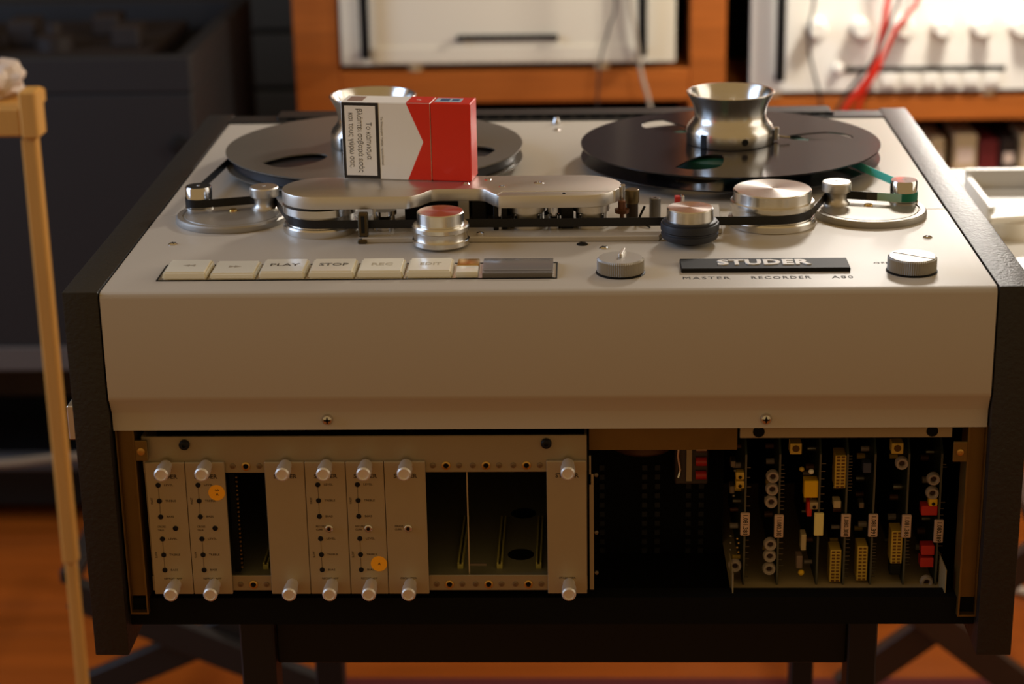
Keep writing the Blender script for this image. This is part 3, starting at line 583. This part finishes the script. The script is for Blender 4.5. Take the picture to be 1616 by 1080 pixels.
card(0.2868, 'rightmost circuit card with red blocks and three toroids', '1.080.389', -0.2010, toroids=((0.2817, -0.1611), (0.2814, -0.1722), (0.2806, -0.2440)), pins=((-0.150, -0.152, 2), (-0.180, -0.190, 3), (-0.215, -0.235, 4)),
     extras=(('pot', 0.2822, -0.1792, YEL), ('box', 'red_block', REDP, 0.2740, 0.2858, -0.1899, -0.1824), ('box', 'red_block', REDP, 0.2755, 0.2852, -0.2218, -0.2143), ('box', 'red_block', REDP, 0.2751, 0.2850, -0.2318, -0.2244)))

# ------------------------------------------------------------------ reels, hub adaptors, tape
def poly_polar(c, pts, rot=0):
    P = [Vector((c[0] + r * math.cos(math.radians(a + rot)), c[1] + r * math.sin(math.radians(a + rot)), 0)) for r, a in pts]
    q = smooth_path(P + [P[0]], 4)[:-1]
    return [(p.x, p.y) for p in q]
HOLE = [(0.1045, -119.0), (0.1070, -112.6), (0.1030, -105.5), (0.0921, -99.3), (0.0721, -98.0), (0.0520, -101.0), (0.0510, -109.0), (0.0560, -116.5), (0.0739, -120.0)]
HOLEL = [(0.1077, -145.6), (0.1075, -139), (0.1066, -132.0), (0.0960, -126.6), (0.0738, -124.5), (0.0535, -132.0), (0.0545, -146.2), (0.0707, -151.5), (0.0888, -150.0)]
def reel(sx, label, m, rot, pack_r, pm):
    c = (sx * 0.152, 0.36)
    T = thing('tape_reel', label, 'tape reel', (c[0], c[1], 0.0078))
    for z0, z1 in ((0.0078, 0.0088), (0.0192, 0.0204)):
        out = arc(c[0], c[1], 0.1270, 0, 360, 128)[:-1]
        f = MB().disc_holes(out, [poly_polar(c, HOLEL if sx < 0 else HOLE, rot + k) for k in (0, 120, 240)] + [arc(c[0], c[1], 0.036, 0, 360, 48)[:-1]], z0, z1)
        o = finish('flange', f, m, T, angle=40)
    finish('reel_hub', MB().lathe([(0.0362, 0.0088), (0.0480, 0.0088), (0.0480, 0.0192), (0.0362, 0.0192)], (c[0], c[1], 0), 64, closed=True), m, T)
    finish('tape_pack', MB().lathe([(0.0482, 0.0098), (pack_r, 0.0098), (pack_r, 0.0168), (0.0482, 0.0168)], (c[0], c[1], 0), 96, closed=True), pm, T)
reel(-1, 'left tape reel of satin grey metal, behind the cigarette pack', REELM, 0, 0.1215, mat('wound_tape', (44, 44, 48), 0.3))
reel(1, 'right tape reel of glossy black metal, green leader leaving its rim', REELG, 0, 0.0705, GREENP)
def hub_adaptor(sx, label):
    c = (sx * 0.152, 0.3605, 0.0206)
    H = thing('hub_adaptor', label, 'reel adaptor', c, 'turned aluminium adaptors on the reels')
    finish('body', MB().lathe([(0, 0), (0.0366, 0), (0.0372, 0.0008), (0.0372, 0.0095), (0.0368, 0.0118), (0.0354, 0.0148), (0.0328, 0.0176), (0.0308, 0.0206), (0.0302, 0.0238), (0.0306, 0.0280), (0.0322, 0.0333), (0.0348, 0.0385), (0.0368, 0.0420), (0.0371, 0.0428), (0.0366, 0.0434), (0.0352, 0.0432), (0.0320, 0.0380), (0.0292, 0.0300), (0.0270, 0.0200), (0.0255, 0.0080), (0, 0.0080)], c, 80), ALU, H, angle=40)
    for a, nm in ((-74, 'h'), (-130, 's'), (-12, 's'), (110, 's')):
        m = Matrix.Translation(c) @ Matrix.Rotation(math.radians(a), 4, 'Z')
        if nm == 'h': finish('set_hole', MB().lathe([(0, 0.0368), (0.0030, 0.0368), (0.0030, 0.0374), (0, 0.0374)], (0, 0, 0.0065), 16, 'X', m=m), BLACK, H)
        else: finish('key_slot', MB().box(0.0362, 0.0378, -0.0030, 0.0030, 0.0002, 0.0118, 0.0004, m=m), BLACK, H)
    if sx > 0:
        finish('clip_tab', MB().box(c[0] + 0.0372, c[0] + 0.0415, c[1] - 0.003, c[1] + 0.001, c[2] + 0.001, c[2] + 0.012, 0.0006), ALUS, H)
        finish('clip_wire', MB().tube([(c[0] + 0.0415, c[1] - 0.001, c[2] + 0.004), (c[0] + 0.046, c[1] - 0.002, c[2] + 0.0035), (c[0] + 0.051, c[1] - 0.002, c[2] + 0.003)], 0.0009, 6), ALUS, H)
hub_adaptor(-1, 'flared aluminium hub adaptor standing on the left reel, half behind the pack')
hub_adaptor(1, 'flared aluminium hub adaptor standing on the right glossy reel')

def belt(circles):
    # circles: (x, y, r, s) s=+1 counter-clockwise, -1 clockwise; returns arcs and tangents as one list of segments
    tang = []
    for (x1, y1, r1, s1), (x2, y2, r2, s2) in zip(circles[:-1], circles[1:]):
        d = Vector((x2 - x1, y2 - y1)); L = d.length; u = d / L; n = Vector((-u.y, u.x))
        k = (s1 * r1 - s2 * r2) / L          # signed offsets: the line keeps circle i at s_i*r_i on its left
        c_ = math.sqrt(max(0, 1 - k * k))
        nn = n * c_ + u * k * -1 if False else None
        # unit normal (left of travel) q with q.d = s1 r1 - s2 r2 ... centre_i is at distance s_i r_i left of the line
        q = u * (-(s1 * r1 - s2 * r2) / L) + n * c_
        tang.append((Vector((x1, y1)) - q * s1 * r1, Vector((x2, y2)) - q * s2 * r2))
    segs = []
    for i, (p, e) in enumerate(tang):
        segs.append([p.copy(), e.copy()])
        if i < len(tang) - 1:
            cx, cy, r, s = circles[i + 1]; nx = tang[i + 1][0]
            a0 = math.atan2(e.y - cy, e.x - cx); a1 = math.atan2(nx.y - cy, nx.x - cx)
            if s > 0 and a1 < a0: a1 += 2 * PI
            if s < 0 and a1 > a0: a1 -= 2 * PI
            n = max(4, int(abs(a1 - a0) / 0.12))
            segs.append([Vector((cx + r * math.cos(a0 + (a1 - a0) * j / n), cy + r * math.sin(a0 + (a1 - a0) * j / n))) for j in range(n + 1)])
    return segs
e_ = 0.0004
segs = belt([(-0.152, 0.36, 0.1220, 1), (-0.277, 0.2108, 0.0104 + e_, 1), (-0.2243, 0.2065, 0.0080 + e_, -1), (-0.1740, 0.1625, 0.0256 + e_, 1),
             (0.1708, 0.1692, 0.0306 + e_, 1), (0.2243, 0.2065, 0.0080 + e_, -1), (0.277, 0.2108, 0.0104 + e_, 1), (0.152, 0.36, 0.0712, 1)])
MT = thing('magnetic_tape', 'dark magnetic tape threaded between the reels, ending in green leader', 'tape', (0, 0.1365, 0.0073))
ZT0, ZT1 = 0.0074, 0.0140
main = [tuple(p) for sgm in segs[:10] for p in sgm]
a, b = segs[10]
cut1 = a.lerp(b, 0.45); 
finish('tape', MB().ribbon(main + [tuple(cut1)], ZT0, ZT1), TAPE, MT, angle=60)
lab(finish('splice', MB().ribbon([tuple(cut1), tuple(a.lerp(b, 0.62))], ZT0, ZT1), mat('splice_tape', (66, 62, 56), 0.3), MT), 'greyish splice in the tape')
lab(finish('leader', MB().ribbon([tuple(a.lerp(b, 0.62)), tuple(b)], ZT0, ZT1), PALEG, MT), 'pale green leader')
lab(finish('leader', MB().ribbon([tuple(p) for p in segs[11]], ZT0, ZT1), GREEND, MT), 'green leader around the outer guide post')
lab(finish('leader', MB().ribbon([tuple(p) for p in segs[12]], ZT0 + 0.0022, ZT1 + 0.0022), GREEN, MT), 'turquoise leader running to the right reel')

# ------------------------------------------------------------------ cigarette pack lying on its long side
pa = Vector((-0.1586, 0.1890, 0.0334)); ang = math.atan2(0.1745 - 0.1890, 0.1008); PW, PD, PH = 0.1012, 0.0240, 0.0605
mt = Matrix.Translation(pa) @ Matrix.Rotation(ang, 4, 'Z')
CP = thing('cigarette_pack', 'red and white cigarette pack on its side on the head cover', 'cigarette pack', tuple(mt @ Vector((PW / 2, PD / 2, 0))))
xs_ = 0.0700
finish('pack_body', MB().box(0, xs_ - 0.0002, 0, PD, 0, PH, 0.0007, 1, m=mt), WPAPER, CP)
finish('flip_lid', MB().box(xs_ + 0.0001, PW, 0, PD, 0, PH, 0.0007, 1, m=mt), RED, CP)
q = MB(); e = 0.00015
def flat(poly, y, th=e):      # polygon in x,z on the front face
    p = MB().prism(poly, 0, th); p.v = [tuple(mt @ Vector((a, y - c_, b))) for a, b, c_ in p.v]; return p
chev = [(0.0512, 0.0003), (xs_ - 0.0004, 0.0003), (xs_ - 0.0004, PH - 0.0003), (0.0512, PH - 0.0003), (0.0640, PH / 2)]
finish('red_chevron', flat(chev, 0.0), RED, CP, flat=True)
t = MB().prism([(0.0512, 0.0003), (xs_ - 0.0004, 0.0003), (xs_ - 0.0004, PD - 0.0003), (0.0512, PD - 0.0003)], PH, PH + e, m=mt)
finish('red_top_print', t, RED, CP, flat=True)
wbx = finish('warning_border', flat([(0.0004, 0.0005), (0.0295, 0.0005), (0.0295, PH - 0.0005), (0.0004, PH - 0.0005)], 0.0), DARKINK, CP, flat=True)
finish('warning_field', flat([(0.0028, 0.0029), (0.0270, 0.0029), (0.0270, PH - 0.0029), (0.0028, PH - 0.0029)], -e), WPAPER, CP, flat=True)
tm = MB(); uu = mt.to_3x3() @ Vector((0, 0, -1)); vv = mt.to_3x3() @ Vector((1, 0, 0)); at = lambda x, z: tuple(mt @ Vector((x, -2 * e, z)))
for s_, x, wd in (('Το кάпνισμα', 0.0212, 0.0290), ('βλάпτει σοβαρά εσάς', 0.0144, 0.0500), ('кαι τους γύρω σας.', 0.0076, 0.0435)):
    tm.text(s_, at(x, PH / 2), uu, vv, 0.0058, bold=0.0, width=wd, ext=0.0001)
finish('warning_lettering', tm, DARKINK, CP)
finish('small_lettering', MB().text('Το Υпουργείο Υγείας пροειδοпοιεί', tuple(mt @ Vector((0.0316, -0.00002, PH / 2))), uu, vv, 0.0022, width=0.0380, ext=0.0001), INKG, CP)
tp = MB().box(0.0722, 0.0925, 0.006, 0.0195, PH, PH + e, m=mt); finish('tax_stamp', tp, STAMP, CP)
finish('stamp_print', MB().box(0.076, 0.083, 0.009, 0.017, PH + e, PH + 2 * e, m=mt).box(0.085, 0.0905, 0.010, 0.016, PH + e, PH + 2 * e, m=mt), STAMPB, CP)
finish('side_lettering', MB().text('ε', tuple(mt @ Vector((0.0590, 0.011, PH + e))), (1, 0, 0), (0, 1, 0), 0.009, bold=0.02), WPAPER, CP)
finish('side_print', MB().box(0.0040, 0.016, 0.004, 0.020, PH, PH + e, m=mt), mat('grey_brown_print', (150, 120, 104), 0.6), CP)

# ------------------------------------------------------------------ stand under the recorder
ST = thing('recorder_stand', 'low blue-black steel stand under the tape recorder', 'stand', (0, 0.31, -0.86))
finish('apron_panel', MB().box(-0.219, 0.232, 0.108, 0.116, -0.3440, -0.2812, 0.001), BLACK, ST)
finish('top_frame', MB().box(-0.2472, 0.2550, 0.480, 0.500, -0.33, -0.2815, 0.001).box(-0.2472, -0.2252, 0.14, 0.48, -0.31, -0.2815).box(0.2330, 0.2550, 0.14, 0.48, -0.31, -0.2815), STANDM, ST)
for x0, x1 in ((-0.2472, -0.2196), (0.2322, 0.2550)):
    for y0 in (0.100, 0.485):
        finish('leg', MB().box(x0, x1, y0, y0 + 0.030, -0.86, -0.2812, 0.0015), STANDM, ST)
# crossed wooden leg racks on the floor behind the recorder
def beam(p, q, t, w_):
    p = Vector(p); q = Vector(q); d = (q - p); L = d.length; d.normalize(); side = Vector((0, 1, 0)); u = d.cross(side).normalized()
    m = Matrix((( d.x, side.x, u.x, p.x), (d.y, side.y, u.y, p.y), (d.z, side.z, u.z, p.z), (0, 0, 0, 1)))
    return MB().box(0, L, -t / 2, t / 2, -w_ / 2, w_ / 2, 0.002, m=m)
def cross_rack(xa, xb, label, m, lo=-0.845, hi=-0.655, y=0.95):
    X = thing('folding_rack', label, 'rack', ((xa + xb) / 2, y, -0.86), 'low crossed-leg racks on the floor')
    for yy in (y, y + 0.30):
        finish('crossed_leg', beam((xa, yy, hi), (xb, yy, lo), 0.020, 0.040), m, X)
        finish('crossed_leg', beam((xa, yy + 0.022, lo), (xb, yy + 0.022, hi), 0.020, 0.040), m, X)
    finish('top_bar', MB().box(xa - 0.012, xa + 0.012, y - 0.012, y + 0.335, hi + 0.017, hi + 0.035, 0.002), m, X)
    finish('top_bar', MB().box(xb - 0.012, xb + 0.012, y - 0.012, y + 0.335, hi + 0.017, hi + 0.035, 0.002), m, X)
cross_rack(-0.62, -0.29, 'dark crossed-leg wooden rack on the floor left of the stand', mat('near_black_wood', (30, 24, 21), 0.6), -0.838, -0.690)
cross_rack(0.355, 0.595, 'brown crossed-leg wooden rack on the floor right of the stand', DWOOD, -0.838, -0.645)
rg = finish('floor_rug', MB().box(-0.30, 0.95, 0.84, 1.03, -0.8599, -0.853, 0.002), RUGM); tag(rg, 'dark red rug on the floor beneath the stand', 'rug')

# ------------------------------------------------------------------ left: pine bench with a slim leg, paper on it
B = thing('wooden_bench', 'pale pine bench with one slim square leg, left of the recorder', 'bench', (-0.68, 0.78, -0.86))
finish('bench_rail', MB().box(-0.92, -0.5520, 0.688, 0.704, -0.044, -0.014, 0.002), PINE, B)
finish('bench_top', MB().box(-0.92, -0.5540, 0.7042, 0.80, -0.030, -0.0142, 0.002), PINE, B)
finish('corner_block', MB().box(-0.5515, -0.5335, 0.684, 0.716, -0.0455, 0.004, 0.002), PINE, B)
finish('leg', MB().box(-0.5545, -0.5385, 0.690, 0.706, -0.530, -0.0460, 0.002), PINE, B)
finish('leg', MB().box(-0.5530, -0.5405, 0.692, 0.704, -0.86, -0.5302, 0.002), PINE, B)
finish('leg', MB().box(-0.90, -0.884, 0.690, 0.706, -0.86, -0.0445, 0.002), PINE, B)
finish('leg', MB().box(-0.90, -0.884, 0.78, 0.796, -0.86, -0.0302, 0.002), PINE, B)
bm = bmesh.new(); bmesh.ops.create_icosphere(bm, subdivisions=3, radius=1)
from mathutils import noise as mn
for v in bm.verts:
    n = v.co.normalized(); k_ = 1 + 0.35 * mn.noise(n * 2.3 + Vector((3, 1, 2))) + 0.12 * mn.noise(n * 7)
    v.co = Vector((-0.592 + n.x * k_ * 0.032, 0.748 + n.y * k_ * 0.030, 0.004 + n.z * k_ * 0.022))
    v.co.z = max(v.co.z, -0.0141)
tag(finish('crumpled_paper', MB().addbm(bm), CLOTH, angle=20), 'crumpled pale paper lying on the pine bench end', 'paper')

# ------------------------------------------------------------------ dark tape machine at the back left
D = thing('dark_cabinet', 'dark grey floor cabinet with stripped brown mechanism in its top, back left', 'cabinet', (-1.0, 1.77, -0.86))
finish('body', MB().box(-1.50, -0.534, 1.50, 2.05, -0.585, -0.165, 0.004), GREYP, D)
finish('rim', MB().box(-1.50, -0.534, 1.50, 1.53, -0.165, -0.112, 0.003).box(-1.50, -0.534, 2.02, 2.05, -0.165, -0.112, 0.003).box(-0.560, -0.534, 1.53, 2.02, -0.165, -0.112, 0.003), GREYP, D)
finish('mechanism_plate', MB().box(-1.47, -0.63, 1.56, 1.99, -0.165, -0.140, 0.004), BROWN, D)
for i in range(9):
    x = -1.12 + 0.055 * i; y = 1.62 + 0.27 * random.random()
    if i % 3 == 0: finish('spool_post', MB().lathe([(0, -0.14), (0.03, -0.14), (0.03, -0.12), (0.012, -0.115), (0.012, -0.10), (0, -0.10)], (x, y, 0), 20), BROWN, D)
    else: finish('motor_block', MB().box(x - 0.022, x + 0.022, y - 0.03, y + 0.03, -0.14, -0.118 + 0.02 * random.random(), 0.003), BROWN, D)
finish('lock_knob', MB().lathe([(0, 1.50), (0.012, 1.50), (0.012, 1.488), (0, 1.486)], (-0.56, 0, -0.24), 16, 'Y'), BLACK, D)
finish('lower_rail', MB().box(-1.50, -0.60, 1.50, 1.53, -0.752, -0.730, 0.003), mat('dim_rail', (62, 60, 60), 0.6), D)
finish('lower_panel', MB().box(-1.47, -0.62, 1.80, 1.83, -0.740, -0.586, 0.003), DWOOD, D)
finish('shadow_block', MB().box(-1.48, -0.62, 1.56, 2.00, -0.835, -0.760, 0.003), BLACK, D)  # black block standing in for the shadow under the cabinet
for x in (-1.49, -0.585):
    for y in (1.505, 2.015): finish('leg', MB().box(x, x + 0.03, y, y + 0.03, -0.86, -0.585, 0.002), GREYP, D)
finish('trim_strip', MB().box(-1.50, -0.534, 1.494, 1.50, -0.585, -0.548, 0.001), mat('mid_grey_trim', (88, 82, 78), 0.5), D)
tag(finish('floor_cable', MB().tube(smooth_path([(-1.25, 1.40, -0.70), (-1.05, 1.42, -0.7120), (-0.86, 1.45, -0.7190), (-0.74, 1.47, -0.716), (-0.62, 1.49, -0.74)]), 0.007, 8), DULLC), 'pale cable strung across the front of the dark cabinet', 'cable')

# ------------------------------------------------------------------ shelf unit with two amplifiers
SH = thing('wooden_shelf_unit', 'orange wooden shelving holding the two pale amplifiers', 'shelf', (0.15, 2.0, -0.86))
finish('upright', MB().box(-0.4281, -0.3577, 1.80, 2.15, -0.86, 0.70, 0.002), WOOD, SH)
finish('upright', MB().box(0.1950, 0.2516, 1.80, 2.15, -0.86, 0.70, 0.002), WOOD, SH)
finish('upright', MB().box(0.86, 0.92, 1.80, 2.15, -0.86, 0.70, 0.002), WOOD, SH)
finish('shelf_board', MB().box(-0.3575, 0.1948, 1.80, 2.15, -0.2460, -0.1945, 0.002), WOOD, SH)
finish('shelf_board', MB().box(0.2518, 0.8598, 1.80, 2.15, -0.2815, -0.2420, 0.002), WOOD, SH)
finish('shelf_board', MB().box(0.2518, 0.8598, 1.80, 2.15, -0.42, -0.374, 0.002), WOOD, SH)
finish('shelf_board', MB().box(-0.3575, 0.1948, 1.80, 2.15, -0.60, -0.56, 0.002), WOOD, SH)
finish('shelf_board', MB().box(-0.3575, 0.1948, 1.80, 2.15, 0.1002, 0.14, 0.002), WOOD, SH)
finish('shelf_board', MB().box(0.2518, 0.8598, 1.80, 2.15, 0.1002, 0.14, 0.002), WOOD, SH)
finish('top_board', MB().box(-0.4281, 0.92, 1.80, 2.15, 0.7002, 0.74, 0.002), WOOD, SH)
for xa, xb in ((-0.3575, 0.1948), (0.2518, 0.8598)): finish('back_board', MB().box(xa, xb, 2.00, 2.02, 0.14, 0.70), mat('grey_reflector', (112, 103, 98), 0.6), SH)  # unseen upper boards, added to be reflected in the glossy reel
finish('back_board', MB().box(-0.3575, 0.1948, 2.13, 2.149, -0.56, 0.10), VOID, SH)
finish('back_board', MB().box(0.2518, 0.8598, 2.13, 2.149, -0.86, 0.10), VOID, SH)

A = thing('power_amplifier', 'cream amplifier with black upright handles, left compartment of the shelf', 'amplifier', (-0.09, 1.95, -0.1943), 'amplifiers on the wooden shelf')
finish('faceplate', MB().box(-0.3527, 0.1722, 1.795, 1.803, -0.1830, 0.06, 0.001), AMP, A)
finish('case', MB().box(-0.335, 0.155, 1.803, 2.10, -0.1830, 0.05), BLACK, A)
finish('lower_trim', MB().box(-0.3000, 0.1100, 1.7925, 1.795, -0.1800, -0.1555, 0.0006), AMP, A)
for x in (-0.3125, 0.1205):
    finish('handle', MB().box(x - 0.0072, x + 0.0072, 1.770, 1.782, -0.1700, 0.04, 0.003, 2).box(x - 0.005, x + 0.005, 1.775, 1.795, -0.1690, -0.157).box(x - 0.005, x + 0.005, 1.775, 1.795, 0.027, 0.039), BLACK, A)
finish('meter_slot', MB().box(-0.1680, -0.0125, 1.790, 1.795, -0.1455, -0.1370, 0.0005), BLACK, A)
for x in (-0.165, -0.0155): finish('end_stud', MB().lathe([(0, 1.790), (0.0055, 1.790), (0.005, 1.783), (0, 1.782)], (x, 0, -0.1412), 12, 'Y'), BLACK, A)
for x in (-0.2374, 0.0576): finish('foot', MB().lathe([(0, -0.1943), (0.012, -0.1943), (0.013, -0.1832), (0, -0.1832)], (x, 1.81, 0), 16), BEIGE, A)
for x in (-0.2374, 0.0576): finish('foot', MB().lathe([(0, -0.1943), (0.012, -0.1943), (0.013, -0.1832), (0, -0.1832)], (x, 2.06, 0), 16), BEIGE, A)

A2 = thing('power_amplifier', 'pale amplifier with a row of round knobs, right compartment of the shelf', 'amplifier', (0.55, 1.95, -0.2418), 'amplifiers on the wooden shelf')
finish('faceplate', MB().box(0.2900, 0.8150, 1.795, 1.803, -0.2330, 0.06, 0.001), AMPW, A2)
finish('case', MB().box(0.305, 0.80, 1.803, 2.10, -0.2330, 0.05), BLACK, A2)
finish('handle', MB().box(0.3270, 0.3420, 1.768, 1.782, -0.2120, 0.04, 0.003, 2).box(0.330, 0.339, 1.775, 1.795, -0.2110, -0.199).box(0.330, 0.339, 1.775, 1.795, 0.027, 0.039), BLACK, A2)
for x in (0.3914, 0.4593, 0.526, 0.583, 0.6437, 0.7033):
    k = finish('control_knob', MB().lathe([(0.0170, 1.795), (0.0170, 1.790), (0.0135, 1.788), (0.0130, 1.768), (0.0115, 1.765), (0, 1.765)], (x, 0, -0.1315), 28, 'Y'), AMPW, A2)
finish('slider_slot', MB().box(0.4300, 0.6870, 1.7930, 1.795, -0.2025, -0.1945), BLACK, A2)
finish('slider_knob', MB().lathe([(0.0085, 1.795), (0.0085, 1.786), (0.006, 1.781), (0, 1.780)], (0.4271, 0, -0.1945), 20, 'Y'), WPAPER, A2)
for i in range(7): finish('push_key', MB().box(0.463 + i * 0.032, 0.487 + i * 0.032, 1.788, 1.795, -0.2235, -0.2055, 0.001), AMPW, A2)
for x in (0.33, 0.665):
    for y in (1.81, 2.06): finish('foot', MB().lathe([(0, -0.2418), (0.012, -0.2418), (0.013, -0.2332), (0, -0.2332)], (x, y, 0), 16), BEIGE, A2)

def cable(name, pts, r, m, label): tag(finish(name, MB().tube(smooth_path(pts), r, 8), m), label, 'cable')
cable('cable', [(0.52, 1.77, 0.70), (0.51, 1.76, 0.30), (0.496, 1.755, -0.05), (0.492, 1.752, -0.095), (0.489, 1.752, -0.125), (0.478, 1.752, -0.18), (0.466, 1.752, -0.208), (0.428, 1.755, -0.268), (0.40, 1.775, -0.40)], 0.0048, REDC, 'thick red cable hanging before the right amplifier, running its full height')
cable('cable', [(0.60, 1.78, 0.70), (0.58, 1.77, 0.30), (0.545, 1.76, -0.05), (0.530, 1.757, -0.10), (0.508, 1.757, -0.130), (0.484, 1.758, -0.19), (0.455, 1.758, -0.255), (0.45, 1.775, -0.40)], 0.0034, REDC, 'thinner red cable bending from upper right across the knobs of the right amplifier')
cable('cable', [(0.55, 1.76, 0.70), (0.545, 1.75, 0.30), (0.512, 1.745, -0.05), (0.502, 1.742, -0.10), (0.475, 1.742, -0.170), (0.425, 1.745, -0.245), (0.365, 1.765, -0.40)], 0.0026, BLKC, 'black cable slanting beside the red ones before the right amplifier')
cable('cable', [(0.37, 1.77, 0.70), (0.38, 1.76, 0.30), (0.383, 1.758, -0.05), (0.3765, 1.757, -0.12), (0.379, 1.757, -0.17), (0.398, 1.758, -0.250), (0.40, 1.775, -0.36)], 0.0022, BLKC, 'thin dark cable near the left end of the right amplifier')
cable('cable', [(0.085, 1.77, 0.70), (0.088, 1.75, 0.30), (0.098, 1.745, -0.05), (0.108, 1.742, -0.12), (0.117, 1.742, -0.186), (0.134, 1.742, -0.255), (0.15, 1.775, -0.40)], 0.0030, DULLW, 'white cable hanging before the right handle of the left amplifier')
cable('cable', [(0.03, 1.77, 0.70), (0.06, 1.75, 0.30), (0.078, 1.75, -0.05), (0.068, 1.747, -0.12), (0.055, 1.747, -0.168), (0.05, 1.75, -0.24), (0.055, 1.775, -0.33)], 0.0018, BLKC, 'thin dark cable hanging before the cream amplifier')

# things in the lower right compartment
for i, (x0, x1, z1, m, nm, lb, ct_) in enumerate(((0.583, 0.606, -0.318, BEIGE, 'box_file', 'narrow beige box leftmost on the lower shelf', 'box'), (0.622, 0.658, -0.312, BEIGE, 'box_file', 'wider beige box on the lower shelf beside the maroon one', 'box'),
        (0.662, 0.692, -0.322, MAROON, 'box_file', 'maroon box on the lower shelf', 'box'), (0.696, 0.722, -0.320, BROWN, 'box_file', 'brown box on the lower shelf right of the maroon one', 'box'), (0.726, 0.765, -0.314, BEIGE, 'box_file', 'beige box rightmost on the lower shelf', 'box'))):
    bxo = thing(nm, lb, ct_, ((x0 + x1) / 2, 1.88, -0.374))
    finish('body', MB().box(x0, x1, 1.83, 1.93, -0.374, z1, 0.002), m, bxo)
    finish('spine_label', MB().box(x0 + 0.005, x1 - 0.005, 1.8292, 1.83, -0.360, z1 - 0.022), CLOTH if i != 2 else MAROON, bxo)

# white bench at the right with bits on it
WT = thing('white_table', 'white side table right of the recorder, strewn with bits', 'table', (0.62, 0.55, -0.86))
finish('table_top', MB().box(0.372, 0.95, 0.30, 0.785, -0.130, -0.110, 0.003), TABLEM, WT)
for x in (0.72, 0.905):
    for y in (0.315, 0.74): finish('leg', MB().box(x, x + 0.03, y, y + 0.03, -0.86, -0.130, 0.002), TABLEM, WT)
bxg = thing('tool_tray', 'shallow grey metal tray with a bright rim on the white table', 'tray', (0.46, 0.64, -0.11))
finish('tray_floor', MB().box(0.424, 0.498, 0.565, 0.690, -0.11, -0.107), GREYB, bxg)
finish('rim', MB().box(0.418, 0.504, 0.690, 0.697, -0.11, -0.088, 0.001).box(0.418, 0.504, 0.558, 0.565, -0.11, -0.100, 0.001).box(0.418, 0.424, 0.565, 0.690, -0.11, -0.094, 0.001).box(0.498, 0.504, 0.565, 0.690, -0.11, -0.094, 0.001), TABLEM, bxg)
tr_ = thing('tape_roll', 'white roll with a red centre lying on the white table', 'tape roll', (0.432, 0.520, -0.11))
finish('ring', MB().lathe([(0.012, -0.11), (0.021, -0.11), (0.021, -0.094), (0.012, -0.094)], (0.432, 0.520, 0), 36, closed=True), WPAPER, tr_)
finish('core', MB().lathe([(0, -0.11), (0.0118, -0.11), (0.0118, -0.095), (0, -0.095)], (0.432, 0.520, 0), 24), REDC, tr_)
pn = finish('white_rod', beam((0.405, 0.500, -0.0900), (0.475, 0.515, -0.0900), 0.007, 0.007), WPAPER); tag(pn, 'short white rod lying across the red-centred roll', 'rod')
tag(finish('paper_sheet', MB().box(0.42, 0.60, 0.71, 0.77, -0.1099, -0.1085), WPAPER), 'bright white paper at the back edge of the white table', 'paper')
tag(finish('floor_cable', MB().tube(smooth_path([(0.55, 1.32, -0.853), (0.62, 1.30, -0.853), (0.70, 1.26, -0.853), (0.82, 1.25, -0.853), (0.95, 1.30, -0.853)]), 0.0065, 8), WHTC), 'white cable on the floor right of the recorder', 'cable')
